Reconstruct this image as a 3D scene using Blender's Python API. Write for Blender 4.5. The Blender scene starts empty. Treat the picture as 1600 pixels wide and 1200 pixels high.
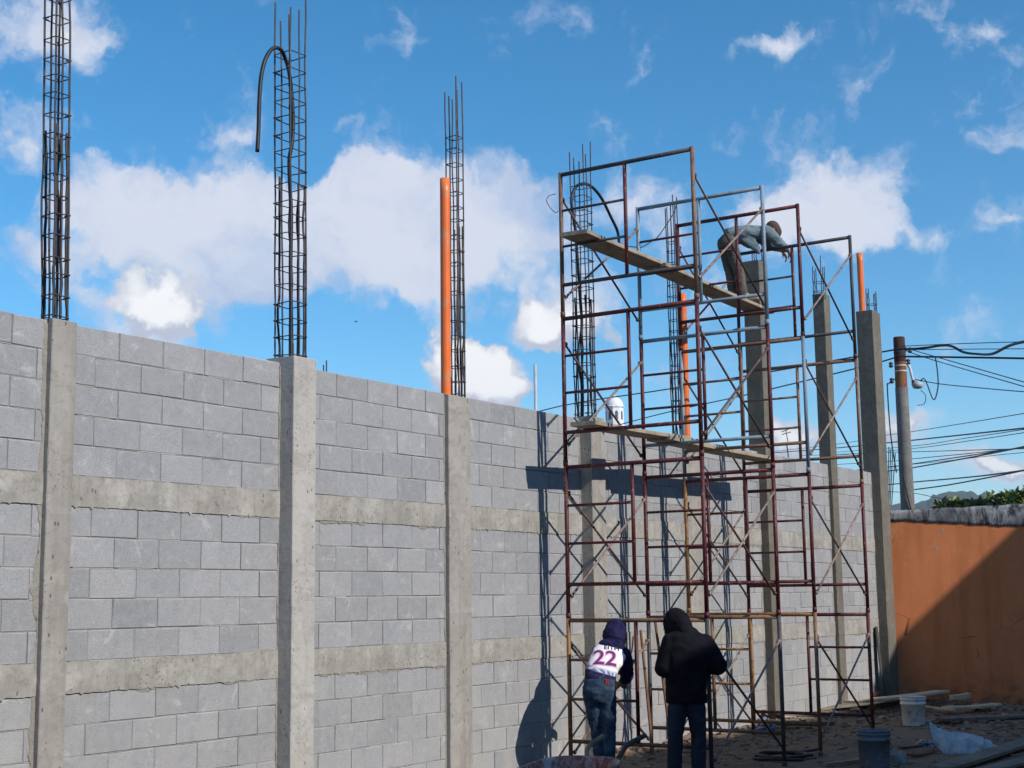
import bpy, bmesh, math, random
from mathutils import Vector, Matrix, Euler, noise
from mathutils.bvhtree import BVHTree
rnd = random.Random(7)
R = math.radians
sc = bpy.context.scene
col = sc.collection

# ------------------------------------------------------------------ camera
FPX = 2276.0
EYE = Vector((0, -7.957, 1.72))
_p, _r, _y = 0.146413, -0.0129329, 0.5819167
FW = Vector((math.cos(_y)*math.cos(_p), math.sin(_y)*math.cos(_p), math.sin(_p)))
_R0 = Vector((math.sin(_y), -math.cos(_y), 0)); _U0 = _R0.cross(FW)
RT = _R0*math.cos(_r) + _U0*math.sin(_r)
UP = -_R0*math.sin(_r) + _U0*math.cos(_r)
cam = bpy.data.cameras.new('camera'); camo = bpy.data.objects.new('camera', cam); col.objects.link(camo)
cam.lens = 36*FPX/1600; cam.sensor_width = 36; cam.clip_start = .1; cam.clip_end = 20000
M = Matrix((RT, UP, -FW)).transposed().to_4x4(); M.translation = EYE
camo.matrix_world = M
sc.camera = camo
RH = _R0.copy(); FH = Vector((math.cos(_y), math.sin(_y), 0)); ZZ = Vector((0, 0, 1))

def ray(x, y): return FW + RT*((x-800)/FPX) - UP*((y-600)/FPX)
def at(x, y, d): return EYE + ray(x, y)*d               # point of the place seen at a photo pixel, d metres ahead
def on_y(x, y, Y=0.0):
    r = ray(x, y); return EYE + r*((Y-EYE.y)/r.y)
def on_z(x, y, Z=0.0):
    r = ray(x, y); return EYE + r*((Z-EYE.z)/r.z)

# ------------------------------------------------------------------ sky, sun, exposure
SUN_EL, SUN_AZ = R(34.5), R(-5.0)           # azimuth from -Y towards +X
wd = bpy.data.worlds.new('World'); sc.world = wd; wd.use_nodes = True
nt = wd.node_tree; nt.nodes.clear(); N = nt.nodes.new; LK = nt.links.new
sky = N('ShaderNodeTexSky'); sky.sky_type = 'NISHITA'; sky.sun_disc = False
sky.sun_elevation = SUN_EL; sky.sun_rotation = math.pi - SUN_AZ
sky.altitude = 900; sky.air_density = 1.0; sky.dust_density = 0.0; sky.ozone_density = 3.5
hs = N('ShaderNodeHueSaturation'); hs.inputs['Hue'].default_value = .488; hs.inputs['Saturation'].default_value = 1.30; hs.inputs['Value'].default_value = 1.45
LK(sky.outputs[0], hs.inputs['Color'])
tc = N('ShaderNodeTexCoord')
def noise_node(scale, detail, rough=.55, vec=None):
    n = N('ShaderNodeTexNoise'); n.inputs['Scale'].default_value = scale; n.inputs['Detail'].default_value = detail
    n.inputs['Roughness'].default_value = rough; LK(vec or tc.outputs['Generated'], n.inputs['Vector']); return n
def vmath(op, a, b=None):
    n = N('ShaderNodeVectorMath'); n.operation = op
    for i, v in enumerate((a, b)):
        if v is None: continue
        if isinstance(v, (tuple, list)): n.inputs[i].default_value = v
        elif isinstance(v, float): n.inputs['Scale'].default_value = v
        else: LK(v, n.inputs[i])
    return n.outputs[0]
def fmath(op, *a, clamp=False):
    n = N('ShaderNodeMath'); n.operation = op; n.use_clamp = clamp
    for i, v in enumerate(a):
        if isinstance(v, (int, float)): n.inputs[i].default_value = v
        else: LK(v, n.inputs[i])
    return n.outputs[0]
def maprange(v, a, b, c=0., d=1.):
    n = N('ShaderNodeMapRange'); n.interpolation_type = 'SMOOTHSTEP'; LK(v, n.inputs[0])
    for i, q in enumerate((a, b, c, d)): n.inputs[i+1].default_value = q
    return n.outputs[0]
w1 = noise_node(9, 2); w2 = noise_node(34, 4, .6)
o1 = vmath('SCALE', vmath('SUBTRACT', w1.outputs['Color'], (.5, .5, .5)), .075)
o2 = vmath('SCALE', vmath('SUBTRACT', w2.outputs['Color'], (.5, .5, .5)), .040)
DW = vmath('ADD', vmath('ADD', tc.outputs['Generated'], o1), o2)
def lobe(px, py, rx, ry, w, tilt=0):
    c = ray(px, py).normalized(); k = c.length/ (ray(px, py).length*FPX)
    x = FW.cross(UP)*1.0; x = (x - c*x.dot(c)).normalized(); y = c.cross(x)*-1
    y = x.cross(c)*-1
    if y.dot(UP) < 0: y = -y
    ca, sa = math.cos(R(tilt)), math.sin(R(tilt)); x, y = x*ca + y*sa, y*ca - x*sa
    z = x.cross(y); m = Matrix((x, y, z)).transposed()
    mp = N('ShaderNodeMapping'); mp.vector_type = 'TEXTURE'; LK(DW, mp.inputs[0])
    mp.inputs['Location'].default_value = c; mp.inputs['Rotation'].default_value = m.to_euler('XYZ')
    mp.inputs['Scale'].default_value = (rx*k, ry*k, .5)
    g = N('ShaderNodeTexGradient'); g.gradient_type = 'SPHERICAL'; LK(mp.outputs[0], g.inputs[0])
    return fmath('MULTIPLY', g.outputs['Fac'], w)
SOFT = [(250,330,200,80,.9,0),(600,300,150,90,.9,0),(500,400,150,90,.6,0),(1190,90,130,30,.5,20),(1450,60,90,40,.5,25),(60,45,130,110,1.5,0),(150,90,60,50,.7,0),(15,215,70,80,.8,0),(120,215,90,35,.55,-15),(165,270,90,35,.5,0),
 (170,335,190,85,1.2,8),(90,440,150,60,.6,0),(430,430,220,90,.9,0),(560,330,160,100,.9,0),(700,430,150,80,.8,0),(330,320,210,95,1.5,5),(480,330,200,110,1.6,0),(640,345,190,110,1.5,0),(775,320,150,105,1.6,0),(830,400,110,70,1.0,0),
 (330,410,180,90,1.1,0),(640,440,160,80,1.0,0),(560,205,110,32,.8,-8),(380,200,120,30,.6,-6),(625,255,60,45,.9,0),(240,500,190,75,1.0,0),(60,390,120,40,.5,0),
 (730,590,140,70,1.0,0),(880,480,130,75,1.5,0),(985,330,130,90,1.0,0),(1330,300,140,105,1.8,0),(1260,350,140,90,1.2,0),(1400,380,130,36,.9,0),(1180,330,120,60,.7,10),(1130,420,150,70,.6,0),
 (1420,30,110,50,.55,20),(1560,55,110,36,.6,25),(1185,95,90,28,.5,25),(1595,205,50,40,.8,20),(1560,340,110,50,.55,15),(1240,665,90,55,1.2,0),(1410,655,80,40,1.1,0),(1575,718,90,36,1.2,0),(1150,560,180,60,.55,0),(1500,690,60,30,.5,0)]
WHITE = [(225,455,95,70,2.2,-12),(290,490,70,50,1.3,0),(700,555,110,75,2.1,10),(765,575,90,75,1.9,0),(795,610,60,40,1.0,0),(905,505,110,50,1.3,0),(850,480,70,45,.9,0),(1235,665,80,45,1.4,0),(1405,655,70,32,1.0,0),(1580,716,70,26,1.4,0),(70,40,110,60,.45,0)]
BASE = [(235,525,150,48,1.5,0),(715,618,140,45,1.3,0),(890,530,110,30,1.0,0),(1235,695,90,26,.9,0),(1410,672,80,16,.8,0),(1585,734,80,16,.8,0)]
def total(L):
    t = None
    for l in L:
        v = lobe(*l); t = v if t is None else fmath('ADD', t, v)
    return t
soft = total(SOFT); white = total(WHITE)
vo = N('ShaderNodeTexVoronoi'); vo.feature = 'SMOOTH_F1'; vo.inputs['Scale'].default_value = 26; vo.inputs['Smoothness'].default_value = .35; LK(DW, vo.inputs['Vector'])
vo2 = N('ShaderNodeTexVoronoi'); vo2.feature = 'SMOOTH_F1'; vo2.inputs['Scale'].default_value = 70; vo2.inputs['Smoothness'].default_value = .35; LK(DW, vo2.inputs['Vector'])
bil = fmath('ADD', fmath('MULTIPLY', fmath('SUBTRACT', .45, vo.outputs['Distance']), 1.3), fmath('MULTIPLY', fmath('SUBTRACT', .42, vo2.outputs['Distance']), .7))
fb = noise_node(20, 8, .62, DW); fine = noise_node(70, 6, .65, DW)
tex = fmath('ADD', fmath('MULTIPLY', fmath('SUBTRACT', fb.outputs['Fac'], .5), 1.9), fmath('MULTIPLY', fmath('SUBTRACT', fine.outputs['Fac'], .5), .55))
# the rest of the sky, outside the photograph, carries the same broken cloud
fd = N('ShaderNodeVectorMath'); fd.operation = 'DOT_PRODUCT'; LK(tc.outputs['Generated'], fd.inputs[0]); fd.inputs[1].default_value = FW
rest = fmath('MULTIPLY', maprange(fd.outputs['Value'], .93, .86), fmath('MULTIPLY', fmath('SUBTRACT', noise_node(4, 3).outputs['Fac'], .42), 3.0))
dsoft = fmath('ADD', fmath('ADD', fmath('ADD', soft, rest), fmath('MULTIPLY', bil, .45)), fmath('MULTIPLY', tex, 1.25))
base = total(BASE)
dwhite = fmath('ADD', fmath('ADD', white, fmath('MULTIPLY', bil, .75)), fmath('MULTIPLY', tex, .35))
gate = maprange(white, .06, .30)
a_soft = fmath('MULTIPLY', maprange(dsoft, .10, 1.15), .93)
a_white = fmath('MULTIPLY', maprange(dwhite, .30, .72), gate)
shade = maprange(fmath('SUBTRACT', dwhite, base), .25, 1.30)
cl = N('ShaderNodeMix'); cl.data_type = 'RGBA'; LK(shade, cl.inputs['Factor'])
cl.inputs['A'].default_value = (5.6, 6.1, 7.4, 1); cl.inputs['B'].default_value = (10.6, 10.7, 10.8, 1)
lav = N('ShaderNodeMix'); lav.data_type = 'RGBA'; LK(a_soft, lav.inputs['Factor']); sk1 = vmath('SCALE', hs.outputs[0], .1); gm = N('ShaderNodeGamma'); gm.inputs['Gamma'].default_value = 1.08; LK(sk1, gm.inputs[0]); sk2 = vmath('SCALE', gm.outputs[0], 11.2); LK(sk2, lav.inputs['A']); lv = N('ShaderNodeMix'); lv.data_type = 'RGBA'; LK(maprange(fmath('ADD', noise_node(11, 6, .6, DW).outputs['Fac'], fmath('MULTIPLY', soft, .06)), .40, .68), lv.inputs['Factor'])
lv.inputs['A'].default_value = (5.2, 6.2, 8.3, 1); lv.inputs['B'].default_value = (7.9, 8.2, 9.2, 1); LK(lv.outputs['Result'], lav.inputs['B'])
mx = N('ShaderNodeMix'); mx.data_type = 'RGBA'; LK(a_white, mx.inputs['Factor']); LK(lav.outputs['Result'], mx.inputs['A']); LK(cl.outputs['Result'], mx.inputs['B'])
bg = N('ShaderNodeBackground'); bg.inputs['Strength'].default_value = 0.10; LK(mx.outputs['Result'], bg.inputs['Color'])
out = N('ShaderNodeOutputWorld'); LK(bg.outputs[0], out.inputs[0])

sl = bpy.data.lights.new('sun', 'SUN'); sl.energy = 4.75; sl.angle = R(.5); sl.color = (1.0, .95, .87)
so = bpy.data.objects.new('sun', sl); col.objects.link(so)
sdir = Vector((math.sin(SUN_AZ)*math.cos(SUN_EL), -math.cos(SUN_AZ)*math.cos(SUN_EL), math.sin(SUN_EL)))
so.rotation_euler = sdir.to_track_quat('Z', 'Y').to_euler(); so.location = (0, -20, 30)
sc.view_settings.view_transform = 'Standard'; sc.view_settings.look = 'None'
sc.view_settings.exposure = 0; sc.view_settings.gamma = 1; sc.view_settings.use_curve_mapping = False
sc.cycles.max_bounces = 4

# ------------------------------------------------------------------ materials
MATS = {}
def new_mat(name, rough=.8, spec=.3):
    m = bpy.data.materials.new(name); m.use_nodes = True
    b = m.node_tree.nodes['Principled BSDF']; b.inputs['Roughness'].default_value = rough
    b.inputs['Specular IOR Level'].default_value = spec
    return m, m.node_tree, b
def tnode(t, kind, **kw):
    n = t.nodes.new(kind)
    for k, v in kw.items():
        if k in n.inputs: n.inputs[k].default_value = v
        else: setattr(n, k, v)
    return n
def tmix(t, fac, a, b, mode='MIX'):
    n = t.nodes.new('ShaderNodeMix'); n.data_type = 'RGBA'; n.blend_type = mode
    for s, v in (('Factor', fac), ('A', a), ('B', b)):
        if isinstance(v, (int, float)): n.inputs[s].default_value = v
        elif isinstance(v, tuple): n.inputs[s].default_value = v + (1,) if len(v) == 3 else v
        else: t.links.new(v, n.inputs[s])
    return n.outputs['Result']
def tramp(t, v, a, b, lo=0., hi=1.):
    n = t.nodes.new('ShaderNodeMapRange'); t.links.new(v, n.inputs[0])
    for i, q in enumerate((a, b, lo, hi)): n.inputs[i+1].default_value = q
    return n.outputs[0]
def tmath(t, op, *a):
    n = t.nodes.new('ShaderNodeMath'); n.operation = op
    for i, v in enumerate(a):
        if isinstance(v, (int, float)): n.inputs[i].default_value = v
        else: t.links.new(v, n.inputs[i])
    return n.outputs[0]
def tnoise(t, scale, detail=4, rough=.6, vec=None, dist=0.):
    n = t.nodes.new('ShaderNodeTexNoise'); n.inputs['Scale'].default_value = scale; n.inputs['Detail'].default_value = detail
    n.inputs['Roughness'].default_value = rough; n.inputs['Distortion'].default_value = dist
    if vec is not None: t.links.new(vec, n.inputs['Vector'])
    return n.outputs['Fac']
def tpos(t): return t.nodes.new('ShaderNodeNewGeometry').outputs['Position']
def tscale(t, v, s):
    n = t.nodes.new('ShaderNodeVectorMath'); n.operation = 'MULTIPLY'; t.links.new(v, n.inputs[0]); n.inputs[1].default_value = s; return n.outputs[0]
def bump(t, b, h, strength=.4, dist=.01):
    n = t.nodes.new('ShaderNodeBump'); n.inputs['Strength'].default_value = strength; n.inputs['Distance'].default_value = dist
    t.links.new(h, n.inputs['Height']); t.links.new(n.outputs[0], b.inputs['Normal'])

def mat_block():
    m, t, b = new_mat('concrete block', .92, .2); P = tpos(t)
    oi = t.nodes.new('ShaderNodeObjectInfo').outputs['Random']; isl = t.nodes.new('ShaderNodeNewGeometry').outputs['Random Per Island']
    rd = tmath(t, 'FRACT', tmath(t, 'ADD', oi, isl)); rd2 = tmath(t, 'FRACT', tmath(t, 'MULTIPLY', rd, 7.31))
    c = tmix(t, rd, (.275, .28, .29), (.50, .495, .50))
    c = tmix(t, tramp(t, rd2, 0, 1), c, tmix(t, .5, c, (.43, .415, .42)))
    big = tnoise(t, 2.2, 3, .6, P); c = tmix(t, tramp(t, big, .3, .7, 0, .55), c, (.31, .31, .325))
    mid = tnoise(t, 14, 4, .7, P); c = tmix(t, tramp(t, mid, .35, .75, 0, .5), c, (.53, .525, .53))
    g = tnoise(t, 190, 3, .75, P); c = tmix(t, tramp(t, g, .38, .62, .0, .75), tmix(t, .6, c, (.16, .16, .17)), c)
    v = t.nodes.new('ShaderNodeTexVoronoi'); v.inputs['Scale'].default_value = 46; t.links.new(P, v.inputs['Vector'])
    pit = tramp(t, v.outputs['Distance'], .10, .2); c = tmix(t, pit, tmix(t, .5, c, (.13, .13, .135)), c)
    sz = t.nodes.new('ShaderNodeSeparateXYZ'); t.links.new(P, sz.inputs[0])
    fr = tmath(t, 'FRACT', tmath(t, 'DIVIDE', tmath(t, 'SUBTRACT', 3.636, sz.outputs['Z']), .2089))
    nj = tmath(t, 'MINIMUM', fr, tmath(t, 'SUBTRACT', 1.0, fr))
    sme = tmath(t, 'MULTIPLY', tramp(t, tmath(t, 'ADD', nj, tmath(t, 'MULTIPLY', tnoise(t, 16, 5, .7, P), .16)), .17, .09), tramp(t, tnoise(t, 2.6, 4, .6, P), .46, .60))
    c = tmix(t, tmath(t, 'MULTIPLY', sme, .6), c, (.46, .44, .415))
    pa = tnoise(t, 5.5, 6, .68, P, .8); c = tmix(t, tramp(t, pa, .55, .68, 0, .5), c, (.245, .25, .265)); c = tmix(t, tramp(t, pa, .42, .32, 0, .45), c, (.53, .52, .515))
    # rising damp and mortar wash low on the wall, streaks
    sx = t.nodes.new('ShaderNodeSeparateXYZ'); t.links.new(P, sx.inputs[0])
    st = tnoise(t, 3.0, 5, .65, tscale(t, P, (1, 1, .35)))
    low = tmath(t, 'MULTIPLY', tramp(t, sx.outputs['Z'], 1.9, .1), tramp(t, st, .42, .68))
    c = tmix(t, tmath(t, 'MULTIPLY', low, .7), c, (.40, .38, .35))
    t.links.new(c, b.inputs['Base Color'])
    bump(t, b, tmath(t, 'ADD', tmath(t, 'ADD', g, tmath(t, 'MULTIPLY', mid, .6)), tmath(t, 'MULTIPLY', pit, .7)), .55, .006)
    return m
def mat_concrete(name, ca, cb, dark, sc_=1.0, spots=.5, stre=.4):
    m, t, b = new_mat(name, .9, .2); P = tpos(t)
    n1 = tnoise(t, 1.6*sc_, 5, .6, P); n2 = tnoise(t, 9*sc_, 5, .65, P, .6); n3 = tnoise(t, 120, 3, .7, P)
    c = tmix(t, tramp(t, n1, .35, .65), ca, cb); c = tmix(t, tramp(t, n2, .5, .72, 0, .65), c, dark)
    s = tnoise(t, 6, 4, .6, tscale(t, P, (1.5, 1.5, .12))); c = tmix(t, tramp(t, s, .45, .7, 0, stre), c, dark)
    pl = tnoise(t, 4.5, 4, .6, P, .4); c = tmix(t, tramp(t, pl, .58, .66, 0, .45), c, tuple(min(1, x*1.18) for x in ca))
    v = t.nodes.new('ShaderNodeTexVoronoi'); v.inputs['Scale'].default_value = 9; t.links.new(tscale(t, P, (1.6, 1.6, .8)), v.inputs['Vector'])
    pit = tramp(t, tmath(t, 'ADD', v.outputs['Distance'], tmath(t, 'MULTIPLY', n2, .12)), .13, .19)
    c = tmix(t, pit, tmix(t, spots, c, (.10, .09, .08)), c)
    c = tmix(t, tramp(t, n3, .3, .6, .3, 0), c, dark)
    v2 = t.nodes.new('ShaderNodeTexVoronoi'); v2.inputs['Scale'].default_value = 30; t.links.new(P, v2.inputs['Vector'])
    hon = tmath(t, 'MULTIPLY', tramp(t, v2.outputs['Distance'], .30, .16), tramp(t, tnoise(t, 1.9, 4, .6, P), .54, .62)); c = tmix(t, tmath(t, 'MULTIPLY', hon, .65), c, (.11, .10, .09))
    sc3 = tnoise(t, 3.1, 5, .7, tscale(t, P, (1, 1, 1.5)), 1.2); c = tmix(t, tmath(t, 'MULTIPLY', tramp(t, sc3, .56, .585), .35), c, tuple(x*.62 for x in ca))
    t.links.new(c, b.inputs['Base Color'])
    bump(t, b, tmath(t, 'ADD', tmath(t, 'ADD', n2, tmath(t, 'MULTIPLY', n3, .3)), tmath(t, 'MULTIPLY', pit, .8)), .5, .012)
    return m
def mat_plain(name, c1, c2=None, scale=8, rough=.7, metal=0., bumpy=.2, lo=.4, hi=.65, c3=None, s3=40, spec=.4):
    m, t, b = new_mat(name, rough, spec); b.inputs['Metallic'].default_value = metal
    tcn = t.nodes.new('ShaderNodeTexCoord').outputs['Object']
    n = tnoise(t, scale, 5, .65, tcn)
    c = tmix(t, tramp(t, n, lo, hi), c1, c2 or tuple(x*.7 for x in c1))
    if c3: c = tmix(t, tramp(t, tnoise(t, s3, 5, .7, tcn, .3), .56, .66), c, c3)
    t.links.new(c, b.inputs['Base Color']); bump(t, b, tnoise(t, scale*6, 4, .6, tcn), bumpy, .004)
    return m
def mat_wood(name, c1, c2, axis=0, dirt=(.07, .06, .05), dirta=.6):
    m, t, b = new_mat(name, .8, .25); tcn = t.nodes.new('ShaderNodeTexCoord').outputs['Object']
    s = [30, 30, 30]; s[axis] = 1.2
    g = tnoise(t, 1.0, 6, .65, tscale(t, tcn, tuple(s)), .3)
    c = tmix(t, tramp(t, g, .35, .65), c1, c2)
    c = tmix(t, tramp(t, tnoise(t, 5, 5, .65, tcn), .5, .7, 0, dirta), c, dirt)
    t.links.new(c, b.inputs['Base Color']); bump(t, b, g, .4, .004); return m
def mat_paint(name, c, wear=(.30, .14, .07), scuff=(.42, .36, .33), k=.56):
    m, t, b = new_mat(name, .55, .4)
    P = tpos(t)
    rust = tnoise(t, 16, 6, .72, P); sc2 = tnoise(t, 40, 5, .7, tscale(t, P, (1, 1, .45)))
    o = tmix(t, tramp(t, tnoise(t, 3, 3, .5, P), .35, .7), c, tuple(x*.6 for x in c))
    o = tmix(t, tramp(t, rust, k, k+.06, 0, .9), o, wear); o = tmix(t, tramp(t, sc2, .60, .66, 0, .85), o, scuff)
    o = tmix(t, tramp(t, tnoise(t, 90, 3, .6, P), .6, .68, 0, .8), o, (.04, .03, .03))
    t.links.new(o, b.inputs['Base Color']); bump(t, b, rust, .25, .003); return m
def mat_cloth(name, c, c2=None, fold=9., weave=350, rough=.95):
    m, t, b = new_mat(name, rough, .15); P = t.nodes.new('ShaderNodeTexCoord').outputs['Object']
    f = tnoise(t, fold, 4, .55, P, .8); w = tnoise(t, weave, 2, .5, P)
    o = tmix(t, tramp(t, f, .35, .68), c, c2 or tuple(x*.7 for x in c)); o = tmix(t, tramp(t, w, .35, .65, .2, 0), o, tuple(x*.5 for x in c))
    t.links.new(o, b.inputs['Base Color']); bump(t, b, f, .6, .03); return m

BLOCK = mat_block()
MORTAR = mat_concrete('mortar', (.25, .245, .24), (.31, .30, .29), (.16, .155, .15), 3, .3)
BEAM = mat_concrete('bond beam concrete', (.43, .405, .37), (.29, .272, .245), (.185, .172, .152), 2.4, .7)
SMEAR = mat_concrete('mortar smear', (.33, .305, .27), (.27, .25, .22), (.18, .165, .15), 4, .8)
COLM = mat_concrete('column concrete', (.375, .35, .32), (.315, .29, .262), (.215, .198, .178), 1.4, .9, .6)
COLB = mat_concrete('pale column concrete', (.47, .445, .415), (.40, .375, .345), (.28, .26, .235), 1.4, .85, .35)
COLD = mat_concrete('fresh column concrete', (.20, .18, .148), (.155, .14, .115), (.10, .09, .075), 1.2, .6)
REBAR = mat_plain('rebar steel', (.035, .035, .045), (.07, .055, .05), 12, .6, .3, .3, c3=(.16, .09, .06), s3=18)
ORANGE = mat_plain('orange pipe plastic', (.82, .17, .03), (.72, .14, .028), 3, .4, 0, .08, c3=(.60, .22, .10), s3=7)
RUBBER = mat_plain('black hose rubber', (.012, .012, .014), (.02, .02, .024), 10, .5, 0, .2)
DR = mat_paint('dark red frame paint', (.10, .014, .018), (.20, .08, .045), (.34, .24, .22), .585)
RB = mat_paint('rusty frame paint', (.24, .13, .075), (.13, .06, .035), (.42, .30, .2), .52)
GV = mat_paint('galvanised blue grey frame', (.24, .31, .38), (.15, .12, .10), (.5, .5, .5), .60)
YO = mat_paint('yellow ochre frame paint', (.33, .165, .05), (.15, .06, .03), (.50, .36, .20), .50)
DG = mat_paint('dark grey frame paint', (.06, .055, .065), (.16, .08, .05), (.25, .22, .2), .58)
PB = mat_paint('pale brace metal', (.33, .25, .22), (.16, .08, .05), (.5, .42, .38), .50)
DB = mat_paint('dark brace metal', (.10, .055, .05), (.16, .08, .05), (.30, .24, .2), .56)
PLANK = mat_wood('scaffold plank wood', (.40, .33, .25), (.27, .22, .165), 0)
PLANKD = mat_wood('weathered timber', (.24, .20, .16), (.15, .125, .10), 0)
PALEW = mat_wood('fresh pale timber', (.62, .52, .36), (.50, .40, .26), 0, dirta=.3)
BRNW = mat_wood('brown timber', (.20, .10, .05), (.13, .06, .035), 0)

# ------------------------------------------------------------------ mesh helpers
class MB:
    def __init__(s): s.v = []; s.f = []; s.mi = []
    def add(s, v, f, mi=0):
        o = len(s.v); s.v += [tuple(x) for x in v]; s.f += [tuple(i+o for i in q) for q in f]; s.mi += [mi]*len(f); return s
    def box(s, a, b, mi=0):
        x0, y0, z0 = a; x1, y1, z1 = b
        v = [(x0,y0,z0),(x1,y0,z0),(x1,y1,z0),(x0,y1,z0),(x0,y0,z1),(x1,y0,z1),(x1,y1,z1),(x0,y1,z1)]
        return s.add(v, [(0,3,2,1),(4,5,6,7),(0,1,5,4),(1,2,6,5),(2,3,7,6),(3,0,4,7)], mi)
    def tube(s, pts, r, n=8, caps=True, mi=0, closed=False):
        pts = [Vector(p) for p in pts]; m = len(pts); rs = r if isinstance(r, (list, tuple)) else [r]*m
        v = []; prev = None
        for i, p in enumerate(pts):
            if closed: t = pts[(i+1) % m] - pts[i-1]
            else: t = pts[min(i+1, m-1)] - pts[max(i-1, 0)]
            t.normalize()
            if prev is None:
                a = Vector((0, 0, 1)) if abs(t.z) < .9 else Vector((1, 0, 0)); u = t.cross(a).normalized()
            else:
                u = prev - t*prev.dot(t); u.normalize()
            prev = u; w = t.cross(u)
            v += [p + (u*math.cos(2*math.pi*k/n) + w*math.sin(2*math.pi*k/n))*rs[i] for k in range(n)]
        f = []
        for i in range(m if closed else m-1):
            a, b = i*n, ((i+1) % m)*n
            f += [(a+k, a+(k+1) % n, b+(k+1) % n, b+k) for k in range(n)]
        if caps and not closed: f += [tuple(range(n-1, -1, -1)), tuple((m-1)*n + k for k in range(n))]
        return s.add(v, f, mi)
    def lathe(s, prof, n=20, c=(0, 0, 0), mi=0, cap=False):
        v = []
        for r, z in prof: v += [(c[0]+r*math.cos(2*math.pi*k/n), c[1]+r*math.sin(2*math.pi*k/n), c[2]+z) for k in range(n)]
        f = []
        for i in range(len(prof)-1): f += [(i*n+k, i*n+(k+1) % n, (i+1)*n+(k+1) % n, (i+1)*n+k) for k in range(n)]
        if cap: f += [tuple(range(n-1, -1, -1)), tuple((len(prof)-1)*n+k for k in range(n))]
        return s.add(v, f, mi)
    def mesh(s, name, mats, smooth=False):
        me = bpy.data.meshes.new(name); me.from_pydata(s.v, [], s.f)
        for m in (mats if isinstance(mats, list) else [mats]): me.materials.append(m)
        if any(s.mi): me.polygons.foreach_set('material_index', s.mi)
        if smooth: me.polygons.foreach_set('use_smooth', [True]*len(me.polygons))
        me.update(); return me
def put(name, me, parent=None, loc=(0, 0, 0), rot=(0, 0, 0), scale=(1, 1, 1)):
    o = bpy.data.objects.new(name, me); col.objects.link(o); o.location = loc; o.rotation_euler = rot; o.scale = scale
    if parent: o.parent = parent
    return o
def tag(o, label=None, cat=None, group=None, kind=None):
    if label: o['label'] = label
    if cat: o['category'] = cat
    if group: o['group'] = group
    if kind: o['kind'] = kind
    return o
def thing(name, label, cat, loc=(0, 0, 0), rz=0., group=None):
    o = bpy.data.objects.new(name, None); col.objects.link(o); o.location = loc; o.rotation_euler = (0, 0, rz); o.empty_display_size = .1
    return tag(o, label, cat, group)
def setmat(o, m):
    o.material_slots[0].link = 'OBJECT'; o.material_slots[0].material = m; return o
def bevel_box(sx, sy, sz, bv=.004, jit=0., seed=0):
    bm = bmesh.new(); bmesh.ops.create_cube(bm, size=1)
    for v in bm.verts: v.co = Vector((v.co.x*sx, v.co.y*sy, v.co.z*sz))
    bmesh.ops.bevel(bm, geom=bm.edges[:], offset=bv, segments=1, affect='EDGES', profile=.5)
    r = random.Random(seed)
    if jit:
        for v in bm.verts: v.co += Vector((r.uniform(-1, 1), r.uniform(-1, 1), r.uniform(-1, 1)))*jit
    vs = [v.co.copy() for v in bm.verts]; bm.verts.index_update(); fs = [tuple(v.index for v in f.verts) for f in bm.faces]; bm.free()
    return vs, fs
def smooth_path(pts, n=8):
    P = [Vector(p) for p in pts]; P = [P[0]*2-P[1]] + P + [P[-1]*2-P[-2]]; o = []
    for i in range(1, len(P)-2):
        for k in range(n):
            t = k/n; a, b, c, d = P[i-1:i+3]
            o.append(.5*((2*b) + (c-a)*t + (2*a-5*b+4*c-d)*t*t + (3*b-a-3*c+d)*t**3))
    o.append(P[-2]); return o

# ------------------------------------------------------------------ ground and terrain
def axis(lo, hi, a, b, step):
    L = []; x = a
    while x <= b + 1e-6: L.append(x); x += step
    s = step
    while L[-1] < hi: s *= 1.35; L.append(L[-1]+s)
    s = step
    while L[0] > lo: s *= 1.35; L.insert(0, L[0]-s)
    return L
def ground_z(x, y):
    if x < 2 or x > 26 or y < -9 or y > .5: return 0.0
    k = min(1, (x-2), (26-x), (y+9))
    z = noise.noise(Vector((x*.7, y*.7, 3)))*.03 + noise.noise(Vector((x*2.6, y*2.6, 7)))*.022 + noise.noise(Vector((x*7, y*7, 1)))*.012
    heap = max(0, 1-abs(y+.05)/.75)**1.5*(.10 + .08*noise.noise(Vector((x*1.3, 0, 5))))
    heap += max(0, 1-abs(x-22.6)/1.2)**1.5*.07
    return k*(z + heap)
xs = axis(-4200, 4200, 8, 24, .11); ys = axis(-4200, 4200, -6, .3, .11)
gv = [(x, y, ground_z(x, y)) for y in ys for x in xs]; nx = len(xs)
gf = [(j*nx+i, j*nx+i+1, (j+1)*nx+i+1, (j+1)*nx+i) for j in range(len(ys)-1) for i in range(nx-1)]
def mat_ground():
    m, t, b = new_mat('packed dirt', .95, .15); P = tpos(t)
    c = tmix(t, tramp(t, tnoise(t, .9, 5, .6, P), .35, .65), (.27, .185, .128), (.165, .115, .083))
    c = tmix(t, tramp(t, tnoise(t, 7, 5, .7, P), .48, .7, 0, .8), c, (.33, .25, .18))
    c = tmix(t, tramp(t, tnoise(t, 40, 4, .75, P), .52, .66, 0, .7), c, (.10, .068, .048))
    t.links.new(c, b.inputs['Base Color']); bump(t, b, tnoise(t, 25, 6, .7, P), .7, .03); return m
g = put('ground', MB().add(gv, gf).mesh('ground', mat_ground(), True)); tag(g, kind='structure')

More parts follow.
